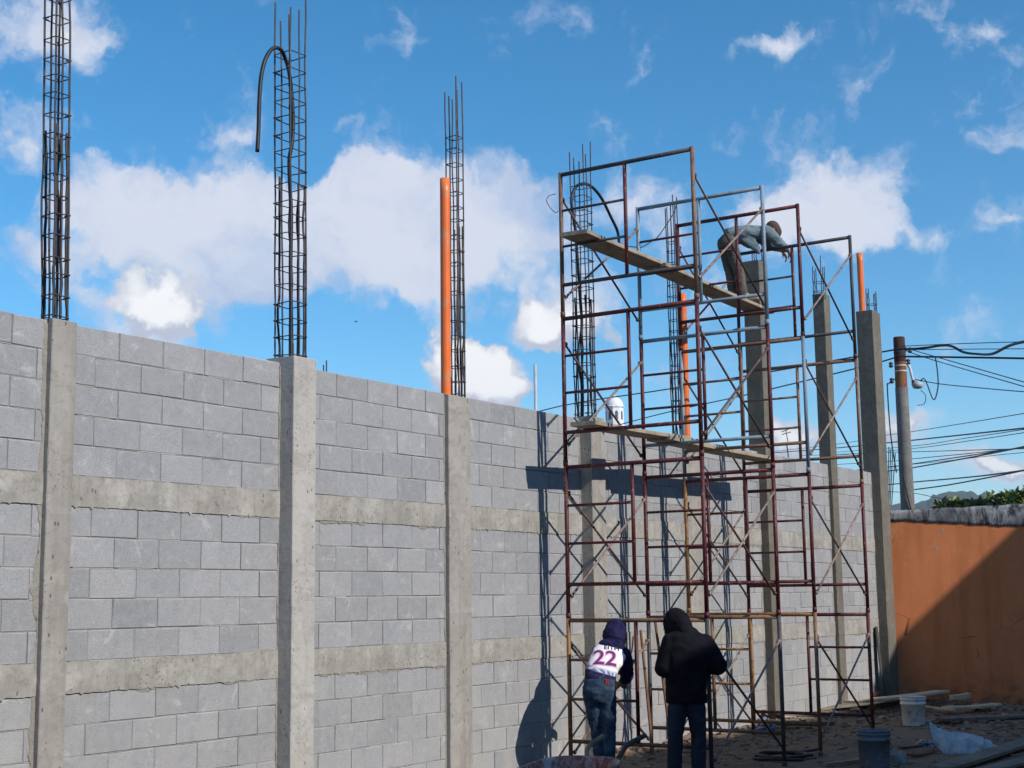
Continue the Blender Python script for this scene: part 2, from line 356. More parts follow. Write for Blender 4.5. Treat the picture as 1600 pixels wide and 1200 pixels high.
# distant hills behind the orange wall
def mat_leafy(name, a, b_, sc_=.05):
    m, t, b = new_mat(name, .95, .1); P = tpos(t)
    t.links.new(tmix(t, tramp(t, tnoise(t, sc_, 6, .65, P), .38, .62), a, b_), b.inputs['Base Color']); return m
prof = [(900,850),(1100,835),(1250,815),(1330,800),(1392,789),(1408,786),(1425,791),(1440,783),(1458,775),(1478,769),(1500,767),(1522,770),(1550,774),(1600,786),(1700,800),(1900,815),(2300,835)]
hv = []; hf = []; pts = []
for (ax, ay), (bx, by) in zip(prof, prof[1:]):
    n = max(2, int((bx-ax)/5))
    for k in range(n): u = k/n; pts.append((ax+(bx-ax)*u, ay+(by-ay)*u))
for i, (x, y) in enumerate(pts):
    top = at(x, y, 2600) + Vector((0, 0, 9*noise.noise(Vector((x*.09, 0, 0))) + 5*noise.noise(Vector((x*.3, 2, 0)))))
    d = (top - EYE); d.z = 0; d.normalize()
    for s, hh in ((-900, 0), (-600, .22), (-350, .52), (-140, .82), (0, 1), (200, .8), (900, -.02)):
        q = top + d*s; q.z = top.z*hh + (5*noise.noise(Vector((x*.03, s*.004, 4))) if 0 < hh < 1 else (-2 if hh <= 0 else 0)); hv.append(q)
for i in range(len(pts)-1):
    for k in range(6): a = i*7+k; hf.append((a, a+7, a+8, a+1))
h = put('hill', MB().add(hv, hf).mesh('hill', mat_leafy('forested hill', (.030, .055, .028), (.055, .080, .038), .012), True)); tag(h, kind='structure')

# ------------------------------------------------------------------ block wall
ZT, CH, BL = 3.636, .2089, .4178
COLS = [dict(a=6.380, b=6.592, d=.05), dict(a=8.692, b=8.966, d=.145), dict(a=10.937, b=11.292, d=.05), dict(a=13.403, b=13.690, d=.145),
        dict(a=15.819, b=16.205, d=.05), dict(a=18.064, b=18.357, d=.12), dict(a=20.586, b=20.829, d=.06), dict(a=22.436, b=22.810, d=.15)]
bays = []
prev = 3.4
for c in COLS: bays.append((prev, c['a'])); prev = c['b']
PH = {0: 6.093, 1: 7.010, 2: 9.389, 3: 11.713}
wall = thing('block_wall', 'long grey concrete block wall with two tan bond beams between columns', 'wall', (0, 0, 0))
ROWS = [k for k in range(18) if k not in (5, 11)]
TH = .145
blocks = []
for bi, (a, b) in enumerate(bays):
    ph0 = PH.get(bi, a + .40 + .03*bi)
    for k in ROWS:
        seg = 0 if k < 5 else (1 if k < 11 else 2)
        ph = ph0 + (BL/2 if (k + seg) % 2 else 0)
        j = ph - math.ceil((ph - a)/BL)*BL
        while j < b:
            x0, x1 = max(j, a+.004), min(j+BL, b-.004)
            if x1 - x0 > .05: blocks.append((x0, x1, ZT-(k+1)*CH, k, bi))
            j += BL
JT = .0075
vari = [bevel_box(BL-JT, TH, CH-JT, .0045, .0016, s) for s in range(6)]
vmesh = []
for i, (v, f) in enumerate(vari): vmesh.append(MB().add(v, f).mesh('block', BLOCK))
def block_dist(q):
    cx = (q[0]+q[1])/2; p = Vector((cx, 0, q[2]+CH/2)); d = p - EYE; z = d.dot(FW)
    px = 800+FPX*d.dot(RT)/z; py = 600-FPX*d.dot(UP)/z
    vis = -60 < px < 1660 and py < 1240
    return (0 if vis else 1, -(q[1]-q[0])*abs(EYE.y)/d.length**3)
blocks.sort(key=block_dist)
rest_mb = MB(); cut = {}
for n, (x0, x1, z, k, bi) in enumerate(blocks):
    w = x1-x0; full = abs(w-BL) < .002; cx, cz = (x0+x1)/2, z+CH/2
    dy = rnd.uniform(-.0035, .0025); dz = rnd.uniform(-.0018, .0018); ry = rnd.uniform(-.003, .003); rz = rnd.uniform(-.004, .004)
    i = rnd.randrange(6); sx = (w-JT)/(BL-JT)
    flip = rnd.choice((0, math.pi))
    if n < 300:
        put('block', vmesh[i], wall, (cx, TH/2+dy, cz+dz), (0, ry+flip, rz), (sx, 1, 1))
    else:
        Mx = Matrix.Translation((cx, TH/2+dy, cz+dz)) @ Euler((0, ry+flip, rz)).to_matrix().to_4x4() @ Matrix.Diagonal((sx, 1, 1, 1))
        rest_mb.add([Mx @ v for v in vari[i][0]], vari[i][1])
tag(put('block_infill', rest_mb.mesh('block_infill', BLOCK), wall), kind='stuff')
mm = MB()
for (a, b) in bays: mm.box((a, .007, -.2), (b, TH-.006, ZT-.004))
put('mortar_bed', mm.mesh('mortar_bed', MORTAR), wall)
# pale mortar left in many lower joints
mj = MB()
for (x0, x1, z, k, bi) in blocks:
    if k < 11 and rnd.random() > .38: continue
    if rnd.random() < (.75 if k >= 12 else 1):
        u0 = x0 + rnd.random()*.15*(x1-x0); u1 = x1 - rnd.random()*.25*(x1-x0); h0 = rnd.uniform(.004, .008)
        mj.box((u0, .0005+rnd.uniform(0, .002), z-h0/2+.001), (u1, .01, z+h0/2))
put('joint_mortar', mj.mesh('joint_mortar', mat_plain('pale joint mortar', (.42, .41, .39), (.33, .32, .30), 20, .9)), wall)
# bond beams with ragged edges
def ragged(x0, x1, z0, z1, y0, y1, amp, step, seed, drips=True):
    r = random.Random(seed); n = max(2, int((x1-x0)/step)); v = []; f = []
    for i in range(n+1):
        x = x0+(x1-x0)*i/n
        e0 = noise.noise(Vector((x*9, seed, 0)))*amp + noise.noise(Vector((x*31, seed, 2)))*amp*.8; e1 = noise.noise(Vector((x*11, seed, 5)))*amp + noise.noise(Vector((x*37, seed, 9)))*amp*.8
        if drips and r.random() < .06: e0 -= r.uniform(.006, .02)
        w = r.uniform(-.0012, .0012)
        v += [(x, y1, z0+e0), (x, y0+w, z0+e0), (x, y0+w*2-.002, (z0+z1)/2), (x, y0+w, z1+e1), (x, y1, z1+e1)]
    for i in range(n):
        for k in range(4): a = i*5+k; f.append((a, a+5, a+6, a+1))
    f += [tuple(range(4, -1, -1)), tuple(n*5+k for k in range(5))]
    return v, f
for bi, (a, b) in enumerate(bays):
    for s, k in enumerate((5, 11)):
        v, f = ragged(a+.002, b-.002, ZT-(k+1)*CH, ZT-k*CH, -.009, TH-.01, .007, .02, bi*7+s)
        put('bond_beam', MB().add(v, f).mesh('bond_beam', BEAM), wall)
# mortar smears squeezed out beside the columns
sm = MB()
def vsmear(x, side, z0, z1, wid, seed):
    n = int((z1-z0)/.03); v = []; f = []
    for i in range(n+1):
        z = z0+(z1-z0)*i/n
        w = max(.006, wid*(.6+.9*noise.noise(Vector((seed, z*3, 0)))+.5*noise.noise(Vector((seed, z*14, 3)))))
        y = -.004-.006*abs(noise.noise(Vector((seed, z*9, 6))))
        v += [(x, .012, z), (x, y, z), (x+side*w*.7, y+.002, z), (x+side*w, .012, z)]
    for i in range(n):
        for k in range(3):
            a = i*4+k; q = (a, a+4, a+5, a+1); f.append(q if side > 0 else q[::-1])
    sm.add(v, f)
for i, c in enumerate(COLS):
    vsmear(c['a']-.001, -1, 0, ZT-.03, [.07, .03, .035, .03, .03, .05, .04, .03][i], i*3.1)
    vsmear(c['b']+.001, 1, 0, ZT-.05, [.03, .012, .02, .03, .05, .05, .03, .03][i], i*3.1+1.5)
def hsmear(x0, x1, z, side, hgt, seed):
    n = int((x1-x0)/.018); v = []; f = []
    for i in range(n+1):
        x = x0+(x1-x0)*i/n; big = noise.noise(Vector((seed, x*1.7, 0))); h_ = max(.001, hgt*(big*1.5+.15 + .5*noise.noise(Vector((seed, x*9, 3))) + .35*noise.noise(Vector((seed, x*29, 7)))))
        y = -.004-.004*abs(noise.noise(Vector((seed, x*8, 6))))
        v += [(x, .012, z), (x, y, z), (x, y+.002, z+side*h_*.75), (x, .008, z+side*h_)]
    for i in range(n):
        for k in range(3):
            a = i*4+k; q = (a, a+4, a+5, a+1); f.append(q[::-1] if side > 0 else q)
    sm.add(v, f)
for bi, (a, b) in enumerate(bays):
    for k in (5, 11):
        hsmear(a+.004, b-.004, ZT-(k+1)*CH+.006, -1, .055, bi*3.7+k); hsmear(a+.004, b-.004, ZT-k*CH-.006, 1, .03, bi*5.3+k+.5)
put('mortar_smear', sm.mesh('mortar_smear', SMEAR), wall)

# ------------------------------------------------------------------ columns with rebar
CL = ['tan concrete column nearest the camera with rebar cage running past the top edge',
      'pale concrete column under the rebar cage draped with a black hose',
      'tan concrete column with a seam, beside the tall orange pipe left of the scaffold',
      'concrete column standing behind the leftmost scaffold frames, below a rebar cage with arched hose',
      'low concrete column behind the scaffold with orange pipe and rebar above it',
      'tall dark raw concrete column the bending worker leans over',
      'tall dark concrete column with short rebar stubs, second from the orange wall',
      'tall dark concrete corner column against the orange wall beside a short orange pipe']
TOPS = [3.64, 3.68, 3.62, 3.65, 3.64, 6.25, 6.22, 6.25]
CAGE = [6.68, 6.68, 6.68, 6.66, 6.56, 6.60, 6.66, 6.66]
bars = [MB().tube([(.009*noise.noise(Vector((k*.35, q, 0)))+.004*noise.noise(Vector((k*1.1, q, 5))), .009*noise.noise(Vector((k*.35, q, 9))), k/16) for k in range(17)], .0075, 6).mesh('rebar', REBAR) for q in range(7)]
st = .1
sq = [(-st, -st, 0), (st, -st, 0), (st, st, 0), (-st, st, 0)]
sqp = []
for i in range(4):
    a, b = Vector(sq[i]), Vector(sq[(i+1) % 4]); sqp += [a.lerp(b, .08), a.lerp(b, .5), a.lerp(b, .92)]
stir_mb = MB().tube(sqp, .0048, 5, closed=True); stir_mb.tube([(-st, -st, 0), (-st+.045, -st+.04, .012)], .0048, 5); stir_mb.tube([(-st, -st, .004), (-st+.03, -st+.055, -.006)], .0048, 5)
stir = stir_mb.mesh('stirrup', REBAR)
for i, c in enumerate(COLS):
    t = thing('concrete_column', CL[i], 'column', ((c['a']+c['b'])/2, 0, 0), 0, 'concrete columns along the block wall')
    hw = (c['b']-c['a'])/2; r = random.Random(i+50); mb = MB()
    zs = [-.2 + k*.045 for k in range(int((TOPS[i]+.2)/.045))] + [TOPS[i]-.006, TOPS[i]]
    back = TH+.01 if i < 5 else .12
    seam = (i == 2)
    prof_x = [-hw, -hw+.006, -hw*.33, -.012 if seam else hw*.1, hw*.15 if seam else hw*.4, hw-.006, hw]
    v = []; f = []
    for zi, z in enumerate(zs):
        e = .006 if zi == len(zs)-1 else 0
        for xi, x in enumerate(prof_x):
            y = -c['d'] + (.006 if xi in (0, 6) else 0) + noise.noise(Vector((x*6, z*3.1, i*3)))*.0035 + (.004 if seam and xi >= 4 else 0)
            if xi in (0, 6): y += max(0, noise.noise(Vector((xi, z*9, i)))-.32)*.03
            if abs((z+.35*i) % .93-.45) < .024: y -= .0025
            xx = x + (noise.noise(Vector((xi*2, z*4, i+9)))*.004 if xi in (0, 1, 5, 6) else 0)
            v.append((xx*(1-e), y+e, z))
        v += [(hw, back, z), (-hw, back, z)]
    nP = 9
    for zi in range(len(zs)-1):
        for k in range(nP): a = zi*nP+k; b = zi*nP+(k+1) % nP; f.append((a, b, b+nP, a+nP))
    f.append(tuple((len(zs)-1)*nP+k for k in range(nP)))
    mb.add(v, f)
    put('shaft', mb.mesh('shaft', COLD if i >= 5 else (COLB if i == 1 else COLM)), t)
    zb = TOPS[i]; cy = (-c['d'] + .155)/2 if i < 5 else -.02
    cq = [(83,300),(453,200),(711,220),(907,260),(1051,330),(1186,400),(1279,430),(1361,460)][i]
    cx = on_y(cq[0], cq[1], cy).x - (c['a']+c['b'])/2; cx += [.052, .038, .0, 0, -.03, 0, 0, 0][i]; cs = [.70, 1.0, .64, .95, .60, .8, .75, .7][i]
    pos = [(-st, -st), (st, -st), (st, st), (-st, st), (0, -st), (0, st)]
    ztop = CAGE[i]
    for k, (px_, py_) in enumerate(pos):
        tp = ztop + r.uniform(-.10, .12); L = tp - zb + .1; ly = [-.030, -.018, -.004][i] if i < 3 else 0.0
        put('rebar', bars[r.randrange(7)], t, (cx+px_*.88*cs, cy+py_*.88*cs, zb-.1), (r.uniform(-.004, .004), ly+r.uniform(-.004, .004), 0), (1, 1, L))
    if i < 5:
        for k in range(5):
            px_, py_ = pos[k]; put('rebar', bars[r.randrange(7)], t, (cx+px_*.72*cs+.006, cy+py_*.72*cs, zb-.1), (r.uniform(-.006, .006), ly+r.uniform(-.006, .006), 0), (1.35, 1.35, [1.45, 1.6, 1.75, 1.4, 1.3][i]+r.uniform(-.05, .05)))
    z = zb + .025
    while z < ztop - (.35 if i < 5 else .22):
        put('stirrup', stir, t, (cx+ly*(z-zb), cy, z+r.uniform(-.016, .016)), (r.uniform(-.06, .06), r.uniform(-.06, .06), r.choice((0, 1.5708, 3.1416, 4.712))+r.uniform(-.02, .02)), (cs, cs, 1))
        z += .142

# ------------------------------------------------------------------ orange pipes, hoses, wires
def pipe(x, y, z0, z1, r, label, lean=0.):
    mb = MB(); prof_ = [(r*.9, z1-.002), (r*.9, z1-.25), (r*.86, z1-.26)]
    mb.lathe([(r, z0), (r, z0+.1), (r, (z0+z1)/2), (r, z1-.14), (r, z1), (r*.93, z1), (r*.9, z1-.3)], 20)
    o = put('drain_pipe', mb.mesh('drain_pipe', ORANGE, True), None, (x, y, 0), (0, lean, 0)); return tag(o, label, 'pipe', 'orange pipes rising from the columns')
pipe(on_y(696, 600, .05).x, .05, 3.60, 5.74, .048, 'tall bright orange plastic pipe beside the rebar cage left of the scaffold', .002)
pipe(on_y(1069, 560, .06).x, .06, 3.4, 5.46, .05, 'weathered orange plastic pipe rising behind the scaffold planks')
pipe(on_y(1345, 440, .05).x, .05, 6.2, 7.23, .05, 'short orange plastic pipe on top of the corner column')
def cable(name, pts, r, label, cat, mat=RUBBER, n=8, group=None, sub=8):
    o = put(name, MB().tube(smooth_path(pts, sub), r, n).mesh(name, mat, True)); return tag(o, label, cat, group)
hp = [(402,237),(404,200),(405,160),(408,120),(415,92),(426,76),(438,77),(446,92),(452,115),(456,150),(458,190),(456,225),(452,250),(453,290),(455,340),(454,420),(455,500),(456,570)]
cable('hose', [on_y(x, y, -.02 if x < 440 else .02) for x, y in hp], .017, 'black hose arching out of the second rebar cage from the left', 'hose')
hp = [(968,386),(965,362),(955,340),(940,310),(925,292),(912,287),(900,292),(893,310),(895,335),(899,360),(902,400),(906,460),(909,510),(903,560),(909,600),(909,660)]
cable('hose', [on_y(x, y, -.04 if x > 915 else .02) for x, y in hp], .017, 'black hose arching over the rebar cage inside the leftmost scaffold', 'hose')
cable('tie_wire', [on_y(x, y, -.3) for x, y in [(980,385),(992,386),(1003,386),(1015,379),(1027,371),(1038,356),(1052,334),(1057,320),(1058,312)]], .006, 'thin dark wire sagging from the scaffold to a rebar cage', 'wire', n=5)
cable('tie_wire', [on_y(x, y, -.25) for x, y in [(868,303),(858,306),(854,314),(860,325),(868,332),(872,330)]], .004, 'short loop of thin wire left of the top scaffold post', 'wire', n=5)
WHM = mat_plain('white painted steel', (.62, .64, .68), (.5, .5, .52), 6, .5)
o = put('thin_pole', MB().tube([(0, 0, 0), (0, 0, 5.4)], .024, 8).mesh('thin_pole', WHM), None, tuple(Vector((on_y(836, 570, 4.0).x, 4.0, on_y(836, 570, 4.0).z-5.4)))); tag(o, 'thin white pole sticking up behind the block wall left of the scaffold', 'pole')
o = put('rebar_stub', MB().tube([(0, 0, 0), (0, 0, .3)], .006, 6).tube([(.02, .05, 0), (.02, .05, .27)], .006, 6).mesh('rebar_stub', REBAR), None, (9.35, .08, ZT-.19)); tag(o, 'small pair of rebar stubs on top of the wall', 'rebar')

# ------------------------------------------------------------------ scaffold
FX = [12.55, 14.224, 15.208, 16.864]; YB, YF, H = -.337, -1.857, 1.524; W = YB-YF; PR = .0215
def fmesh(name, fn): mb = MB(); fn(mb); return mb.mesh(name, DR, True)
post = fmesh('post', lambda m: (m.tube([(0, 0, 0), (0, 0, H)], PR, 10), m.tube([(0, 0, -.004), (0, 0, .05)], PR+.004, 10)))
tbar = fmesh('top_bar', lambda m: m.tube([(0, -W+PR, 0), (0, -PR, 0)], PR, 10))
bbar = fmesh('bottom_bar', lambda m: m.tube([(0, -W+PR, 0), (0, -PR, 0)], PR*.92, 10))
ipost = fmesh('ladder_post', lambda m: m.tube([(0, 0, .33), (0, 0, 1.49)], PR*.9, 10))
rungm = fmesh('rung', lambda m: m.tube([(0, -.76, 0), (0, -PR, 0)], .014, 8))
def stud_f(m):
    m.tube([(0, 0, 0), (.06, 0, 0)], .008, 6); m.tube([(.045, 0, -.028), (.05, 0, .02)], .007, 6)
studm = fmesh('brace_stud', stud_f)
stack = ['leftmost', 'second', 'third', 'rightmost']; lvl = ['ground level', 'second level', 'third level', 'top level']
PAL = {(0,0):(YO,RB,DR,'ochre and dark red'),(0,1):(DR,DR,DR,'dark red'),(0,2):(DR,DR,DR,'dark red scuffed'),(0,3):(RB,DG,DR,'rust brown'),
       (1,0):(DG,RB,RB,'dark grey'),(1,1):(DR,DR,DR,'dark red'),(1,2):(DR,GV,DR,'mixed red and grey'),(1,3):(GV,GV,GV,'blue grey galvanised'),
       (2,0):(RB,YO,YO,'rusty yellow'),(2,1):(YO,DR,DR,'yellow and red'),(2,2):(GV,RB,RB,'grey and rust'),(2,3):(DR,DR,DR,'dark red'),
       (3,0):(DR,DR,DR,'dark red'),(3,1):(DR,DR,DR,'maroon'),(3,2):(RB,RB,RB,'rusty brown'),(3,3):(DG,DG,DR,'dark grey')}
ZO = [-.0, .0, .015, -.015]
for i in range(4):
    for l in range(4):
        pm, bmm, lm, cn = PAL[(i, l)]
        flip = (i, l) == (3, 0)
        t = thing('scaffold_section', '%s scaffold section in the %s stack at %s' % (cn, stack[i], lvl[l]), 'scaffold', (FX[i]+rnd.uniform(-.006, .006), YB, ZO[i]+l*H), rnd.uniform(-.004, .004), 'stacked scaffold sections')
        a = setmat(put('post', post, t, (0, 0, 0)), pm)
        if (i, l) == (0, 0): pf = DG
        elif (i, l) == (2, 1): pf = DR
        elif (i, l) == (2, 2): pf = GV
        else: pf = pm
        setmat(put('post', post, t, (0, -W, 0)), pf)
        setmat(put('top_bar', tbar, t, (0, 0, 1.50)), bmm); setmat(put('bottom_bar', bbar, t, (0, 0, .33)), bmm)
        setmat(put('ladder_post', ipost, t, (0, -W/2 if not flip else -W/2, 0)), lm)
        for z in (.735, 1.115): setmat(put('rung', rungm, t, (0, 0 if not flip else -.76, z)), bmm if bmm is not GV else DR)
        sgn = 1 if i in (0, 2) else -1
        for yy in (0, -W):
            for z in (1.25, .22): setmat(put('brace_stud', studm, t, (sgn*PR*.9, yy, z), (0, 0, 0 if sgn > 0 else math.pi)), DG)
def brace_mesh(dx):
    dz = 1.03
    def bar(z0, z1, off):
        m = MB(); m.tube([(0, off, z0), (dx, off, z1)], .0125, 6)
        for x, z in ((0, z0), (dx, z1)): m.tube([(x, off-.011, z), (x, off+.011, z)], .02, 8)
        return m
    return bar(1.25, .22, .014).mesh('brace_bar', PB, True), bar(.22, 1.25, -.014).mesh('brace_bar', PB, True)
for p, (i, j) in enumerate(((0, 1), (2, 3))):
    dx = FX[j]-FX[i]-.10; A, B = brace_mesh(dx)
    for l in range(4):
        for side, yy in (('wall', YB), ('outer', YF)):
            t = thing('cross_brace', '%s cross brace on the %s side of the %s pair of scaffold stacks' % (['ground level', 'second level', 'third level', 'top'][l], side, ['left', 'right'][p]), 'brace', (FX[i]+.05, yy, l*H), 0, 'scaffold cross braces')
            q = rnd.random()
            setmat(put('brace_bar', A, t), DB); setmat(put('brace_bar', B, t), PB if q < .75 else DB)

# planks
def plank_mesh(L, w, th, seed, mat, name='scaffold_plank'):
    n = max(4, int(L/.12)); v = []; f = []; rr = random.Random(seed); b0, b1 = rr.uniform(-.01, .01), rr.uniform(-.01, .01)
    for i in range(n+1):
        x = L*i/n; e = .004*noise.noise(Vector((x*4, seed, 0))); zz = -.010*math.sin(math.pi*i/n)
        ch = .004
        for (y, z) in ((-w/2, ch), (-w/2+ch, 0), (w/2-ch, 0), (w/2, ch), (w/2, th-ch), (w/2-ch, th), (-w/2+ch, th), (-w/2, th-ch)):
            v.append((x + (b0*y/w if i == 0 else (b1*y/w if i == n else 0)), y+e*(1 if y > 0 else -.6), z+zz))
    for i in range(n):
        for k in range(8): a = i*8+k; b = i*8+(k+1) % 8; f.append((a, b, b+8, a+8))
    f += [tuple(range(8)), tuple(n*8+7-k for k in range(8))]
    return MB().add(v, f).mesh(name, mat)
def plank(name, a, b, w, th, label, mat=PLANK, seed=1, group=None, roll=0., cat='plank'):
    a, b = Vector(a), Vector(b); d = b-a; o = put(name, plank_mesh(d.length, w, th, seed, mat, name), None, a)
    x = d.normalized(); y = ZZ.cross(x).normalized(); z = x.cross(y); y2 = y*math.cos(roll)+z*math.sin(roll); z2 = x.cross(y2)
    Mx = Matrix((x, y2, z2)).transposed().to_4x4(); Mx.translation = a; o.matrix_world = Mx
    return tag(o, label, cat, group)
zU = 3*H+.735+.014; zL = 2*H+.33+.02
G = 'wooden planks laid across the scaffold'
plank('scaffold_plank', (12.24, -0.667, zU), (14.67, -0.547, zU+.045), .30, .042, 'upper left wooden plank jutting past the leftmost scaffold post', seed=1, group=G)
plank('scaffold_plank', (14.03, -0.637, zU), (17.30, -0.507, zU), .28, .04, 'upper right wooden plank the bending worker stands on', seed=2, group=G)
plank('scaffold_plank', (12.28, -0.707, zL), (14.5, -0.607, zL+.045), .28, .042, 'lower left wooden plank with its end by the leftmost scaffold post', seed=3, group=G)
plank('scaffold_plank', (13.98, -0.647, zL), (17.12, -0.547, zL), .28, .045, 'lower right wooden plank running to the third scaffold stack', seed=4, group=G)

# ------------------------------------------------------------------ orange wall
psi = R(17.0); W0 = Vector((22.84, .13, 0)); wdr = Vector((math.sin(psi), -math.cos(psi), 0)); wn = Vector((-math.cos(psi), -math.sin(psi), 0))
ow = thing('orange_wall', 'orange painted plaster wall with a stained bare concrete top', 'wall', W0, math.atan2(wdr.y, wdr.x))
def mat_orange():
    m, t, b = new_mat('orange wall paint', .85, .2); P = tpos(t)
    c = tmix(t, tramp(t, tnoise(t, 1.1, 5, .6, P), .35, .7), (.64, .222, .092), (.54, .178, .068))
    s = tnoise(t, 4, 5, .6, tscale(t, P, (1, 1, .12))); c = tmix(t, tramp(t, s, .48, .72, 0, .55), c, (.36, .12, .04)); c = tmix(t, tramp(t, tnoise(t, 2.4, 6, .7, P, .6), .56, .68, 0, .35), c, (.72, .30, .13))
    wv = t.nodes.new('ShaderNodeTexVoronoi'); wv.feature = 'DISTANCE_TO_EDGE'; wv.inputs['Scale'].default_value = 1.3; t.links.new(tscale(t, P, (1, 1, 1.6)), wv.inputs['Vector'])
    c = tmix(t, tmath(t, 'MULTIPLY', tramp(t, wv.outputs['Distance'], .006, .002), tramp(t, tnoise(t, 1.7, 2, .5, P), .56, .66)), c, (.15, .06, .03))
    c = tmix(t, tramp(t, tnoise(t, 18, 5, .75, P), .66, .70, 0, .7), c, (.16, .075, .05))
    sp = t.nodes.new('ShaderNodeSeparateXYZ'); t.links.new(P, sp.inputs[0])
    c = tmix(t, tmath(t, 'MULTIPLY', tramp(t, sp.outputs['Z'], .5, .0), tramp(t, tnoise(t, 5, 4, .6, P), .4, .65)), c, (.12, .07, .05))
    t.links.new(c, b.inputs['Base Color']); bump(t, b, tnoise(t, 30, 5, .65, P), .25, .01); return m
def mat_coping():
    m, t, b = new_mat('stained coping concrete', .95, .15); P = tpos(t)
    n = tnoise(t, 7, 6, .72, tscale(t, P, (1, 1, .45)), .5)
    c = tmix(t, tramp(t, n, .42, .58), (.045, .047, .055), (.33, .33, .34)); c = tmix(t, tramp(t, tnoise(t, 2.0, 4, .6, P), .45, .62, 0, .75), c, (.10, .10, .11))
    t.links.new(c, b.inputs['Base Color']); bump(t, b, n, .7, .03); return m
L = 14.0
wface = put('wall_face', MB().box((0, -.001, -.2), (L, .15, 2.96)).mesh('wall_face', mat_orange()), ow)
v = []; f = []; n = 300
for i in range(n+1):
    u = L*i/n
    lowz = 2.90 - .075*min(u, 2.6) + .028*noise.noise(Vector((u*5, 1, 0))) + .02*noise.noise(Vector((u*19, 4, 0))); topz = 3.035 + .022*min(u, 3) + .014*noise.noise(Vector((u*4, 7, 0)))+.008*noise.noise(Vector((u*17, 7, 0)))
    jut = .022+.008*noise.noise(Vector((u*9, 3, 3)))
    v += [(u, .0, lowz), (u, -jut*.7, lowz+.006), (u, -jut, lowz+.05), (u, -jut-.006, topz-.05), (u, -jut+.012, topz), (u, .13, topz+.01), (u, .16, topz-.04), (u, .16, 2.9)]
for i in range(n):
    for k in range(7): a = i*8+k; f.append((a, a+8, a+9, a+1))
f.append(tuple(range(8)))
put('coping', MB().add(v, [q[::-1] for q in f]).mesh('coping', mat_coping(), True), ow)
# rotate so that local -Y is the visible face
pm = mat_plain('bare plaster patch', (.42, .38, .36), (.3, .26, .24), 30, .9)
for u, z, s in ((.95, 2.42, .035), (.40, 1.02, .022), (1.05, 2.72, .03)):
    vv = [(u+s*(.7+.5*noise.noise(Vector((k, u, z))))*math.cos(k*.5236)*.8, -.0035, z+s*1.3*(.7+.6*noise.noise(Vector((k*2., z, u))))*math.sin(k*.5236)) for k in range(12)]
    put('plaster_chip', MB().add(vv, [tuple(range(12))]).mesh('plaster_chip', pm), wface)

# ------------------------------------------------------------------ utility pole and lines
pb = at(1419, 795, 30.5); pz = at(1405, 520, 30.5)
PX, PY = pb.x-.02, pb.y; ptop = EYE.z + (pz.z-EYE.z)
up = thing('utility_pole', 'grey concrete utility pole with a rusty orange metal top section', 'utility pole', (PX, PY, 0))
PCON = mat_concrete('pole concrete', (.24, .225, .21), (.18, .17, .16), (.10, .095, .09), 1.5, .3)
PRUS = mat_concrete('rusted pole sleeve', (.30, .14, .065), (.22, .10, .048), (.07, .035, .025), 2.5, .2)
zj = EYE.z + (at(1410, 602, 30.5).z-EYE.z)
put('shaft', MB().lathe([(.165, -.3), (.16, 0), (.146, 3), (.132, zj)], 20).mesh('shaft', PCON, True), up)
put('metal_sleeve', MB().lathe([(.126, zj-.05), (.126, zj-.0), (.121, ptop-.52)], 20).mesh('metal_sleeve', PRUS, True), up)
put('sleeve_top', MB().lathe([(.122, ptop-.54), (.124, ptop-.52), (.119, ptop-.02), (.108, ptop), (.0, ptop+.01)], 20).mesh('sleeve_top', mat_concrete('dark rusted steel', (.10, .05, .035), (.065, .035, .028), (.03, .02, .018), 3, .2), True), up)
for zz in (ptop-.32, ptop-.62, zj+.35):
    put('band', MB().lathe([(.124, zz-.012), (.129, zz-.012), (.129, zz+.012), (.124, zz+.012)], 20).mesh('band', DG if zz > zj+.5 else WHM), up)
ins = MB(); ins.lathe([(0, 0), (.035, .01), (.05, .04), (.03, .06), (.05, .09), (.03, .12), (0, .13)], 12)
INS = ins.mesh('insulator', mat_plain('dark insulator', (.03, .03, .05), (.06, .05, .06), 8, .35), True)
for dx, zz in ((-.2, ptop-.66), (.17, ptop-.60), (-.2, ptop-1.0), (.26, ptop-1.05), (.22, ptop-.35)):
    put('insulator', INS, up, tuple(RH*dx+ZZ*zz)); 
larm = put('lamp_arm', MB().tube(smooth_path([RH*.12+ZZ*(zj+.55), RH*.2+ZZ*(zj+.42), RH*.24+ZZ*(zj+.2), RH*.30+ZZ*(zj+.08)], 5), .03, 8).mesh('lamp_arm', WHM, True), up)
lampm = MB().lathe([(0, -.07), (.09, -.05), (.12, 0), (.10, .06), (.05, .10), (0, .11)], 14)
put('lamp_head', lampm.mesh('lamp_head', mat_plain('grey lamp housing', (.42, .43, .44), (.3, .3, .3), 9, .5), True), larm, tuple(RH*.33+ZZ*(zj+.03)-FH*.05))
put('loop_wire', MB().tube(smooth_path([RH*.75+ZZ*(ptop-.42), RH*.78+ZZ*(ptop-.75), RH*.77+ZZ*(ptop-1.1), RH*.66+ZZ*(ptop-1.35), RH*.5+ZZ*(zj+.18), RH*.36+ZZ*(zj+.06)], 6), .014, 6).mesh('loop_wire', RUBBER), up)
put('loop_wire', MB().tube(smooth_path([RH*-.13+ZZ*(ptop-.9), RH*-.27+ZZ*(ptop-1.0), RH*-.30+ZZ*(zj), RH*-.28+ZZ*(zj-1.0), RH*-.2+ZZ*(zj-1.8)], 6), .014, 6).mesh('loop_wire', RUBBER), up)
put('loop_wire', MB().tube(smooth_path([RH*.4+ZZ*(zj-.05), RH*.50+ZZ*(zj-.18), RH*.46+ZZ*(zj-.35), RH*.3+ZZ*(zj-.38)], 6), .008, 6).mesh('loop_wire', RUBBER), up)
